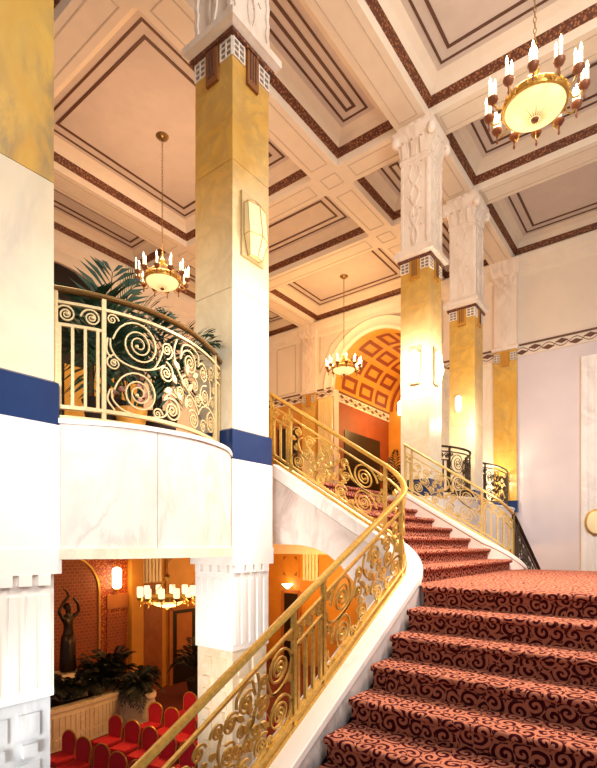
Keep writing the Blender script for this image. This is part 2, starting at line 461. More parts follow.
# frieze with interlaced lozenges
def frieze(name, fn, u0, u1, z0=5.86, z1=6.17):
    base = MB()
    d = z1-z0
    def bx(ua, ub, za, zb, o): base.add([fn(u, o*q, z) for u in (ua, ub) for q in (0, 1) for z in (za, zb)], [(0,1,3,2),(4,6,7,5),(0,4,5,1),(2,3,7,6),(0,2,6,4),(1,5,7,3)])
    bx(u0, u1, z0, z1, .03)
    root = S(base, name, M['frieze'])
    br = MB()
    def q(ua, ub, za, zb, o): br.add([fn(ua, o, za), fn(ub, o, za), fn(ub, o, zb), fn(ua, o, zb)], [(0, 1, 2, 3)])
    br.add([fn(u, o, z) for u in (u0, u1) for o in (0, .07) for z in (z1, z1+.05)], [(0,1,3,2),(4,6,7,5),(0,4,5,1),(2,3,7,6),(0,2,6,4),(1,5,7,3)])
    L = .72; n = max(1, round(abs(u1-u0)/L)); L = (u1-u0)/n
    N = 10*n
    for ph in (0, PI):
        for i in range(N):
            ua, ub = u0+(u1-u0)*i/N, u0+(u1-u0)*(i+1)/N
            za = (z0+z1)/2+.3*d*math.sin(2*PI*i/10+ph); zb = (z0+z1)/2+.3*d*math.sin(2*PI*(i+1)/10+ph)
            br.add([fn(ua, .034, za-.012), fn(ub, .034, zb-.012), fn(ub, .034, zb+.012), fn(ua, .034, za+.012)], [(0, 1, 2, 3)])
    for i in range(2*n):
        for s in (-1, 1):
            cu = u0+L*(i/2+.25 if True else 0); cz = (z0+z1)/2+s*.16*d+ (0 if True else 0)
            if (i % 2 == 0) != (s > 0): continue
            hw = abs(L)*.25; hh = .25*d
            br.add([fn(cu-hw, .036, cz), fn(cu, .036, cz-hh), fn(cu+hw, .036, cz), fn(cu, .036, cz+hh)], [(0, 1, 2, 3)])
    S(br, 'lozenge_pattern', M['lens'], root)
    return root
fe = lambda u, o, z: (XE-.02-o, u, z)
frieze('trim_5', fe, -4, 4.2); frieze('trim_5', fe, 4.86, 7.25); frieze('trim_6', fe, 11.05, YW)
fs_ = lambda u, o, z: (u, YC+RN-o, z)
frieze('trim_7', fs_, XE+.3, XN, 5.7, 6.05)
# ---- left wall
lw = MB().box((-3, YW, .3), (XE+.3, YW+.3, 9.4))
S(lw, 'wall_left', M['upper_wall'])
# big dark arched window recess on the left wall
XC = 7.5
arc = [(XC+2.9*math.cos(PI*i/30), 5.9+2.25*math.sin(PI*i/30)) for i in range(31)]
win = MB().prism([(XC+2.9, 1.0)]+arc+[(XC-2.9, 1.0)], lambda p, h: (p[0], h, p[1]), YW-.02, YW+.02)
wo = S(win, 'window_1', M['black'])
fr = MB(); rr = []
for i in range(31):
    a = PI*i/30
    rr.append([(XC+r*math.cos(a)*(2.9/2.25 if False else 1)*1.0, YW+x, 5.9+r2*math.sin(a)) for r, r2, x in ((2.9, 2.25, -.02), (2.9, 2.25, -.12), (3.15, 2.5, -.14), (3.3, 2.65, -.08), (3.3, 2.65, -.0))])
fr.loft(rr, True, True)
S(fr, 'window_frame', M['upper_wall'], wo, True)
mu = MB()
for k in range(-2, 3): mu.box((XC+k*.95-.06, YW-.08, 1.0), (XC+k*.95+.06, YW-.01, 5.9))
mu.box((XC-2.9, YW-.08, 5.8), (XC+2.9, YW-.01, 5.95))
S(mu, 'mullion', M['iron'], wo)
for k in range(-3, 3):
    S(MB().box((XC+k*.95+.14, YW-.06, 3.2), (XC+k*.95+.81, YW-.03, 5.75 if k % 2 else 5.3)), 'curtain_panel', M['yellow_seat'], wo)
# ---- lower hall walls
S(MB().box((XE-.0, 2.2, ZF), (XE+.3, YW, .3)), 'wall_lower_end', M['orange'])
S(MB().box((-3, YW, ZF), (XE, YW+.3, .3)), 'wall_lower_left', M['orange'])
S(MB().box((XE-.12, 5., -.42), (XE, YW, .3)), 'trim_8', M['white'])

# ================================================================== COLUMNS
CW = .65
def column(x, y, label, slabs, ground=False, top=8.9, faces=('x', 'y'), plaque='plaque', pier=True, base='blue'):
    c = empty('column', (x+CW/2, y+CW/2, ZF if pier else ZM), label, 'column')
    x1, y1 = x+CW, y+CW
    def sq(o, z): return [(x-o, y-o, z), (x1+o, y-o, z), (x1+o, y1+o, z), (x-o, y1+o, z)]
    # carved upper shaft
    us = MB().loft([sq(.0, 6.25), sq(0, 8.1)]); 
    o = us.build('upper_shaft', M['carved'], c)
    # relief on the two visible faces: edge leaf strips and a wavy stem
    rl = MB()
    for fc in faces:
        P = (lambda u, d, z: (x-d, y1-u, z)) if fc == 'x' else (lambda u, d, z: (x+u, y-d, z))
        N = (1, 0, 0) if fc == 'x' else (0, 1, 0)
        for uu in (.04, CW-.04):
            pts = [P(uu+.012*math.sin(k*2.1), .006, 6.3+1.75*k/24) for k in range(25)]
            rl.bar(pts, N, .05, .04)
        for ph in (0, PI):
            pts = [P(CW/2+.13*math.sin(ph+k*.42)*(.4+.6*k/30), .004, 6.3+1.75*k/30) for k in range(31)]
            rl.bar(pts, N, .035, .035 if ph else .045)
        for k in range(5):
            for s in (-1, 1):
                zc = 6.6+.33*k
                pts = [P(CW/2+s*(.03+.045*q), .004, zc+.16*math.sin(q*.8)) for q in range(4)]
                rl.bar(pts, N, .04, .03, [.4, 1, .9, .2])
    if top > 6.3: rl.build('carved_relief', M['carved'], o)
    # capital with flared leaves
    cp = MB().loft([sq(0, 8.1), sq(.02, 8.12), sq(.02, 8.2), sq(.0, 8.22), sq(.03, 8.4), sq(.09, 8.6), sq(.13, 8.66), sq(.13, 8.78), sq(.06, 8.8), sq(.06, 8.92)])
    cap = cp.build('capital', M['carved'], c)
    vo = MB()
    for (sx, sy) in ((-1, -1), (1, -1), (-1, 1)):
        cx_, cy_ = (x-.08 if sx < 0 else x1+.08), (y-.08 if sy < 0 else y1+.08)
        vo.ball((cx_, cy_, 8.58), .1, .1, .12, 8)
    for fc in faces:
        P = (lambda u, d, z: (x-d, y1-u, z)) if fc == 'x' else (lambda u, d, z: (x+u, y-d, z))
        N = (1, 0, 0) if fc == 'x' else (0, 1, 0)
        for uu in (.12, .325, .53):
            vo.bar([P(uu, .02, 8.2), P(uu, .05, 8.38), P(uu, .12, 8.5), P(uu, .14, 8.46)], N, .13, .04, [1, .9, .7, .3])
    vo.build('volute', M['carved'], cap, True)
    # abacus and rope moulding
    MB().loft([sq(.04, 6.05), sq(.1, 6.09), sq(.12, 6.1), sq(.12, 6.19), sq(.07, 6.22), sq(.05, 6.28)]).build('abacus', M['carved'], c)
    MB().loft([sq(.01, 5.99), sq(.05, 6.0), sq(.055, 6.04), sq(.04, 6.06)]).build('rope_moulding', M['band'], c)
    # shaft slabs
    for (z0, z1, m) in slabs:
        MB().loft([sq(0, z0), sq(0, z1-.006)]).build('shaft_slab', M[m], c)
    for fc in faces:
        P = (lambda u, d, z: (x-d, y1-u, z)) if fc == 'x' else (lambda u, d, z: (x+u, y-d, z))
        for (ua, ub) in ((.0, .2), (.45, .65)):
            g = MB(); za, zb = 5.77, 5.99
            g.add([P(ua, .004, za), P(ub, .004, za), P(ub, .004, zb), P(ua, .004, zb)], [(0, 1, 2, 3)])
            gp = g.build('grid_panel', M['gridback'], c)
            l = MB()
            N = (1, 0, 0) if fc == 'x' else (0, 1, 0)
            for k in range(3): l.bar([P(ua+.009+(ub-ua-.018)*k/2, .006, za), P(ua+.009+(ub-ua-.018)*k/2, .006, zb)], N, .017, .02)
            for k in range(4): l.bar([P(ua, .006, za+.009+(zb-za-.018)*k/3), P(ub, .006, za+.009+(zb-za-.018)*k/3)], N, .017, .014)
            l.build('white_grid', M['grid'], gp)
        pl = MB(); pl.prism([(.225, 5.58), (.425, 5.58), (.425, 5.99), (.225, 5.99)], lambda p, h: P(p[0], h, p[1]), 0, .035)
        po = pl.build('hanging_plaque', M[plaque], c)
        st = MB()
        for uu in (.28, .325, .37): st.prism([(uu-.008, 5.66), (uu+.008, 5.66), (uu+.008, 5.98), (uu-.008, 5.98)], lambda p, h: P(p[0], h, p[1]), .035, .045)
        st.build('stripe', M['lens'], po)
    MB().loft([sq(.03, 1.0), sq(.03, 1.35), sq(.0, 1.37)]).build('base_block', M[base], c, label='dark blue stone base block')
    if pier:
        MB().loft([sq(.035, -.04), sq(.035, 1.0)]).build('pedestal', M['white'], c)
        MB().loft([sq(.045, -.25), sq(.045, -.04)]).build('ledge', M['white'], c)
        p = MB().loft([sq(.0, -1.27), sq(.0, -.25)]); po = p.build('pier', M['white'], c)
        fl = MB(); dn = MB(); tb = MB()
        for fc in faces:
            P = (lambda u, d, z: (x-d, y1-u, z)) if fc == 'x' else (lambda u, d, z: (x+u, y-d, z))
            for (ua, ub) in ((.03, .1), (.15, .22), (.29, .36), (.43, .5), (.55, .62)):
                fl.prism([(ua, -1.2), (ub, -1.2), (ub, -.42), (ua, -.42)], lambda p, h: P(p[0], h, p[1]), 0, .012)
            for ua in (.05, .2, .35, .5):
                dn.prism([(ua, -.34), (ua+.1, -.34), (ua+.1, -.25), (ua, -.25)], lambda p, h: P(p[0], h, p[1]), 0, .05)
        fl.build('flute', M['white'], po); dn.build('dentil', M['white'], po)
        tm = M[ground]
        t = MB().loft([sq(-.02, ZF), sq(-.02, -1.27)]).build('tile_base', tm, c)
        for fc in faces:
            P = (lambda u, d, z: (x+.02-d, y1-u, z)) if fc == 'x' else (lambda u, d, z: (x+u, y+.02-d, z))
            for k in range(9):
                z = -1.38-k*.4
                for uc in (.2, .45):
                    tb.prism([(uc-.085, z-.2), (uc+.085, z-.2), (uc+.085, z), (uc-.085, z)], lambda p, h: P(p[0], h, p[1]), 0, .018)
                    tb.prism([(uc-.055, z-.34), (uc+.055, z-.34), (uc+.055, z-.24), (uc-.055, z-.24)], lambda p, h: P(p[0], h, p[1]), 0, .045)
        tb.build('raised_square', tm, t)
    return c
column(1.49, 4.22, 'tall square marble column at the left edge with golden grey-veined top and blue base', [(1.35, 3.04, 'veined'), (3.04, 6.0, 'siena_grey')], 'bluegrey')
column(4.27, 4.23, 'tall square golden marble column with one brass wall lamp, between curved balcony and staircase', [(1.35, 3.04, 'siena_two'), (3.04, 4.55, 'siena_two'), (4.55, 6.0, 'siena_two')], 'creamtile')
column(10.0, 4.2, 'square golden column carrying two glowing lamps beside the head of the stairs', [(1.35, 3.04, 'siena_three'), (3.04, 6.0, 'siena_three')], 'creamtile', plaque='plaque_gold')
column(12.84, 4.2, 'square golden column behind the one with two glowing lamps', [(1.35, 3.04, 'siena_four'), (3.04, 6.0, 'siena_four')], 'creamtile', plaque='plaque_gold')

# pilasters on the end wall
def pilaster(y0, y1, label, mats, fluted=False, z0=ZM, ztop=8.9, upper=True, d=.14, grid=True):
    p = empty('pilaster', (XE-d/2, (y0+y1)/2, z0), label, 'pilaster')
    x0 = XE-d
    if upper:
        MB().box((x0, y0, 6.25), (XE, y1, 8.4)).build('upper_shaft', M['carved'], p)
        rl = MB()
        for ph in (0, PI):
            rl.bar([(x0, (y0+y1)/2+.12*math.sin(ph+k*.42), 6.4+1.8*k/30) for k in range(31)], (1, 0, 0), .035, .035 if ph else .045)
        rl.build('carved_relief', M['carved'], p)
        MB().loft([[(x0-o, y0-o, z), (XE, y0-o, z), (XE, y1+o, z), (x0-o, y1+o, z)] for o, z in ((0, 8.4), (.06, 8.45), (.1, 8.6), (.12, 8.9))]).build('capital', M['carved'], p)
        MB().loft([[(x0-o, y0-o, z), (XE, y0-o, z), (XE, y1+o, z), (x0-o, y1+o, z)] for o, z in ((.04, 6.1), (.06, 6.12), (.06, 6.2), (.02, 6.25))]).build('abacus', M['carved'], p)
    zt = 6.1 if upper else ztop
    zz = [z0+.35]+[zt-(zt-z0-.35)*k/len(mats) for k in range(len(mats)-1, -1, -1)]
    for k, m in enumerate(mats):
        MB().box((x0, y0, zz[k]), (XE, y1, zz[k+1]-.005)).build('shaft_slab', M[m], p)
    MB().box((x0-.03, y0-.03, z0), (XE, y1+.03, z0+.36)).build('base_block', M['blue' if grid else 'white'], p)
    if grid:
        for ya in (y0, y1-.19):
            g = MB().box((x0-.012, ya, 5.76), (x0, ya+.19, 6.02)).build('grid_panel', M['gridback'], p)
            l = MB()
            for k in range(3): l.box((x0-.02, ya+.08*k, 5.76), (x0-.01, ya+.08*k+.03, 6.02))
            for k in range(4): l.box((x0-.02, ya, 5.76+.077*k), (x0-.01, ya+.19, 5.79+.077*k))
            l.build('white_grid', M['grid'], g)
        MB().box((x0-.04, (y0+y1)/2-.11, 5.6), (x0, (y0+y1)/2+.11, 6.05)).build('hanging_plaque', M['plaque_gold'], p)
    if fluted:
        f = MB(); n = 5
        for k in range(n):
            a = y0+(y1-y0)*(k+.2)/n; b = y0+(y1-y0)*(k+.8)/n
            f.box((x0-.03, a, z0+.45), (x0, b, zt-.12))
        f.build('flute', M[mats[-1]], p)
    return p
pilaster(4.15, 4.84, 'golden marble pilaster on the end wall at the left of the plain lilac wall', ['siena', 'siena', 'siena'])
pilaster(11.85, 12.5, 'golden pilaster with white grid squares on the end wall left of the vaulted niche', ['siena_pale', 'siena'])
pilaster(11.05, 11.72, 'fluted cream pilaster at the left jamb of the vaulted niche', ['siena_pale'], True, upper=False, ztop=5.82, d=.12, grid=False)
pilaster(6.5, 7.2, 'cream pilaster at the right jamb of the vaulted niche behind the columns', ['siena_cream'], True, upper=False, ztop=5.82, d=.12, grid=False)
pilaster(1.55, 2.38, 'tall white fluted pilaster on the lilac wall at the right edge', ['white'], True, z0=-2.4, upper=False, ztop=5.45, d=.12, grid=False)

# ================================================================== STAIRCASE
T1, S1 = .36, .203            # lower flights
T2, S2 = .33, .18             # upper flight
X0 = 4.97; XMID = 7.15; YL = 2.16; YR = -1.2
YU = 2.32                     # first riser of the upper flight
def flight_profile(n, t, s, nose=.035, r=.03):
    """outline of a carpeted flight going up: (run, rise) from the bottom; ends on the top nosing"""
    pts = []
    for i in range(n):
        a, z = i*t, i*s
        pts.append((a+nose*.6, z))
        pts.append((a+nose*.6, z+s-2.2*r))
        for k in range(6):
            q = -PI/2+PI*.999*k/5
            pts.append((a-nose*.2+r*.2-r*math.cos(q)*1.0, z+s-r+r*math.sin(q)))
    pts.append((n*t-nose*.2, n*s))
    return pts
def carpet_mesh(name, prof, fn, w0, w1, label, body=None):
    me = bpy.data.meshes.new(name); vs = []; fs = []; uv = []
    L = [0]
    for i in range(1, len(prof)): L.append(L[-1]+math.dist(prof[i], prof[i-1]))
    NW = 8
    for i, p in enumerate(prof):
        for j in range(NW+1): vs.append(fn(p, w0+(w1-w0)*j/NW))
    for i in range(len(prof)-1):
        for j in range(NW):
            a = i*(NW+1)+j; fs.append((a, a+1, a+NW+2, a+NW+1))
    loops = [(w0+(w1-w0)*(k % (NW+1))/NW, L[k//(NW+1)]) for f in fs for k in f]
    # end caps
    base = len(vs)
    for j in (0, NW):
        if len(prof) < 3: continue
        n0 = len(vs)
        for p in prof: vs.append(fn(p, w0+(w1-w0)*j/NW))
        f = tuple(range(n0, len(vs))); fs.append(f)
        loops += [(prof[k][0], prof[k][1]) for k in range(len(prof))]
    me.from_pydata(vs, [], fs); l = me.uv_layers.new(name='UVMap')
    for k, q in enumerate(loops): l.data[k].uv = q
    me.materials.append(M['carpet']); me.polygons.foreach_set('use_smooth', [len(p.vertices) == 4 for p in me.polygons]); me.update()
    me.set_sharp_from_angle(angle=R(50))
    o = bpy.data.objects.new(name, me); COL.objects.link(o)
    tag(o, label, 'carpet')
    return o
NL = 22
xb = X0-NL*T1+.0; zb = ZL-NL*S1
pf = flight_profile(NL, T1, S1)
# shift so that the last nosing is the landing edge: nosing i at run i*t
carpet_mesh('stair_carpet', pf, lambda p, w: (xb+T1+p[0]-.0, w, zb+p[1]), YR, YL, 'dark red scroll carpet on the wide lower steps in front')
pu = flight_profile(8, T2, S2)
carpet_mesh('stair_carpet', pu, lambda p, w: (w, YU+p[0], ZL+p[1]), 5.3, 8.95, 'salmon red scroll carpet on the upper steps climbing to the mezzanine')
NM = 19; pfm = flight_profile(NM, T1, S1); xm = X0-NM*T1; zm_ = ZL-NM*S1
carpet_mesh('stair_carpet', pfm, lambda p, w: (2*XMID-(xm+T1+p[0]), w, zm_+p[1]), YR, YL, 'scroll carpet on the steps going down beyond the landing')
lp = [(X0+T1-.05, ZL), (2*XMID-X0-T1+.05, ZL)]
me_o = carpet_mesh('landing_carpet', [(X0+.0, ZL-.0), (2*XMID-X0, ZL)], lambda p, w: (p[0], w, p[1]+.002), YR, 2.42, 'orange red scroll carpet lying flat on the stair landing')

st = empty('staircase', (XMID, .5, ZF), 'white marble T-shaped staircase with curved curbs under the red carpets', 'staircase')
def steps_under(mb, n, t, s, fn, w0, w1):
    poly = [(0, 0)]
    for i in range(n):
        poly += [(i*t+.06, i*s-.02), (i*t+.06, (i+1)*s-.03)]
    poly += [(n*t, n*s-.03), (n*t, n*s-(.12 if n < 12 else .5)), ((.3, .03) if n < 12 else (.5, -.35))]
    poly[0] = (.02, -.35) if n > 12 else (.05, -.02)
    mb.prism(poly, fn, w0, w1)
b = MB()
steps_under(b, NL, T1, S1, lambda p, h: (xb+T1+p[0], h, zb+p[1]), YR, YL)
steps_under(b, NM, T1, S1, lambda p, h: (2*XMID-xm-T1-p[0], h, zm_+p[1]), YR, YL)
steps_under(b, 8, T2, S2, lambda p, h: (h, YU+p[0], ZL+p[1]), 5.42, 8.88)
b.box((X0+.06, YR, ZL-.4), (2*XMID-X0-.06, 2.4, ZL-.01))
b.build('step', M['greym'], st)
# curb path: plan point, outward (stair side) normal, top z
CCX, CCY = 4.9, 2.76
def low_z(x): return ZL-S1/T1*(X0-x)+.10
def up_z(y): return .083+.61*(y-2.76)
def stair_path(r, n_arc=14, x_start=-3.0, y_end=4.35, mirror=False, dz=None, zlow=None, zup=None, n_low=40, n_up=14):
    zl = zlow or low_z; zu = zup or up_z
    pts = []
    for k in range(n_low):
        x = x_start+(CCX-x_start)*k/n_low
        pts.append((x, CCY-r, zl(x), (0, -1, 0)))
    za, zb_ = zl(CCX), zu(CCY)
    for k in range(n_arc+1):
        a = -PI/2+PI/2*k/n_arc; q = k/n_arc
        # hermite between the two slopes
        s0 = (zl(CCX)-zl(CCX-.1))/.1*.6*PI/2*1.0; s1 = (zu(CCY+.1)-zu(CCY))/.1*.6*PI/2
        s0 *= .6; s1 *= .6
        h = za*(2*q**3-3*q**2+1)+s0*(q**3-2*q**2+q)+zb_*(-2*q**3+3*q**2)+s1*(q**3-q**2)
        pts.append((CCX+r*math.cos(a), CCY+r*math.sin(a), h, (math.cos(a), math.sin(a), 0)))
    for k in range(1, n_up+1):
        y = CCY+(y_end-CCY)*k/n_up
        pts.append((CCX+r, y, zu(y), (1, 0, 0)))
    if mirror: pts = [(2*XMID-x, y, z, (-n[0], n[1], n[2])) for x, y, z, n in pts]
    return pts
def curb(mirror):
    mid = stair_path(.43, mirror=mirror, x_start=-1.9 if mirror else -3.0)
    def ring(p, offs):
        x, y, z, n = p
        return [(x+n[0]*o, y+n[1]*o, z+dz) for o, dz in offs]
    t = MB().loft([ring(p, [(.15, 0), (.14, .012), (-.16, .012), (-.18, 0), (-.18, -.16), (-.16, -.18), (.13, -.18), (.135, -.07), (.15, -.06)]) for p in mid])
    t.build('curb', M['white'], st, True)
    wl = MB().loft([ring(p, [(.135, -.07), (.07, -.07), (.07, -.75), (.135, -.75)]) for p in mid])
    wl.build('curb_wall', M['pinkm' if mirror else 'greym'], st, True)
curb(False); curb(True)
# arched marble side walls of the upper flight and plain walls under the lower flights
arch = [(4.4, .0), (3.95, -.01), (3.7, -.05), (3.5, -.13), (3.3, -.27), (3.12, -.46), (2.98, -.72), (2.9, -1.1), (2.86, -1.7), (2.85, ZF), (2.6, ZF)]
for mir in (False, True):
    tp = [(2.6, up_z(2.6)-.16)]+[(y, up_z(y)-.16) for y in (2.8, 3.4, 4.0, 4.4)]
    poly = tp+arch
    xa, xc = (5.19, 5.44) if not mir else (2*XMID-5.44, 2*XMID-5.19)
    MB().prism(poly, lambda p, h: (h, p[0], p[1]), xa, xc).build('side_wall', M['pinkm'], st)
    jt = MB()
    lw_ = MB()
    f = (lambda x: x) if not mir else (lambda x: 2*XMID-x)
    xs_ = -1.9 if mir else -3
    lw_.prism([(xs_, low_z(xs_)-.16), (4.95, low_z(4.95)-.2), (4.95, ZF), (xs_, ZF)], lambda p, h: (f(p[0]), h, p[1]), 2.26, 2.47)
    lw_.build('side_wall', M['pinkm'], st)
S(MB().box((9.35, 4.4, -.12), (10.0, 4.85, ZM)), 'wall_mezzanine', M['siena_cream'])
S(MB().box((8.85, 4.8, .3), (9.0, 4.86, ZM)), 'wall_mezzanine_side', M['siena_cream'])

# ================================================================== BALUSTRADES
def spline(pts, n=8):
    out = []
    for i in range(len(pts)-1):
        p0, p1, p2, p3 = pts[max(i-1, 0)], pts[i], pts[i+1], pts[min(i+2, len(pts)-1)]
        for k in range(n):
            t = k/n
            out.append(tuple(.5*((2*p1[d])+(-p0[d]+p2[d])*t+(2*p0[d]-5*p1[d]+4*p2[d]-p3[d])*t*t+(-p0[d]+3*p1[d]-3*p2[d]+p3[d])*t**3) for d in range(2)))
    out.append(pts[-1]); return out
class Path:
    """plan polyline with base z, top z and horizontal normal"""
    def __init__(s, pts):
        s.p = pts; s.u = [0]
        for i in range(1, len(pts)): s.u.append(s.u[-1]+math.dist(pts[i][:2], pts[i-1][:2]))
        s.L = s.u[-1]
    def at(s, u):
        u = min(max(u, 0), s.L)
        i = 0
        lo, hi = 0, len(s.u)-2
        while lo < hi:
            m = (lo+hi+1)//2
            if s.u[m] <= u: lo = m
            else: hi = m-1
        i = lo
        q = (u-s.u[i])/max(1e-9, s.u[i+1]-s.u[i]); a, b = s.p[i], s.p[i+1]
        L = lambda k: a[k]+(b[k]-a[k])*q
        t = Vector((b[0]-a[0], b[1]-a[1], 0)).normalized()
        n0 = Vector((a[4], a[5], 0)).lerp(Vector((b[4], b[5], 0)), q).normalized()
        return L(0), L(1), L(2), L(3), n0, t
    def P(s, u, v):
        x, y, zb, zt, n, t = s.at(u); return Vector((x, y, zb+(zt-zb)*v))
    def N(s, u): return s.at(u)[4]
    def H(s, u): r = s.at(u); return r[3]-r[2]

def spiral_pts(path, u, v, r, turns=2.1, a0=0., sg=1, n=None, zoff=0.):
    """round spiral drawn about the point (u, v); a0 = angle of the outer end"""
    n = n or int((21 if r > .06 else 13)*turns)
    x, y, zb, zt, nn, t = path.at(u); zc = zb+(zt-zb)*v
    # slope of the plan line there lets scrolls lean slightly with the stair
    pts = []; nr = []; ks = []
    for k in range(n+1):
        q = k/n; rr = r*(1-.88*q**.62); a = a0+sg*2*PI*turns*q
        du, dz = rr*math.cos(a), rr*math.sin(a)
        x2, y2, zb2, zt2, n2, t2 = path.at(u+du)
        sl = (zb2+(zt2-zb2)*v)-zc
        pts.append(Vector((x2, y2, zc+dz+sl*.75))); nr.append(n2); ks.append(1.1-.4*q)
    return pts, nr, ks

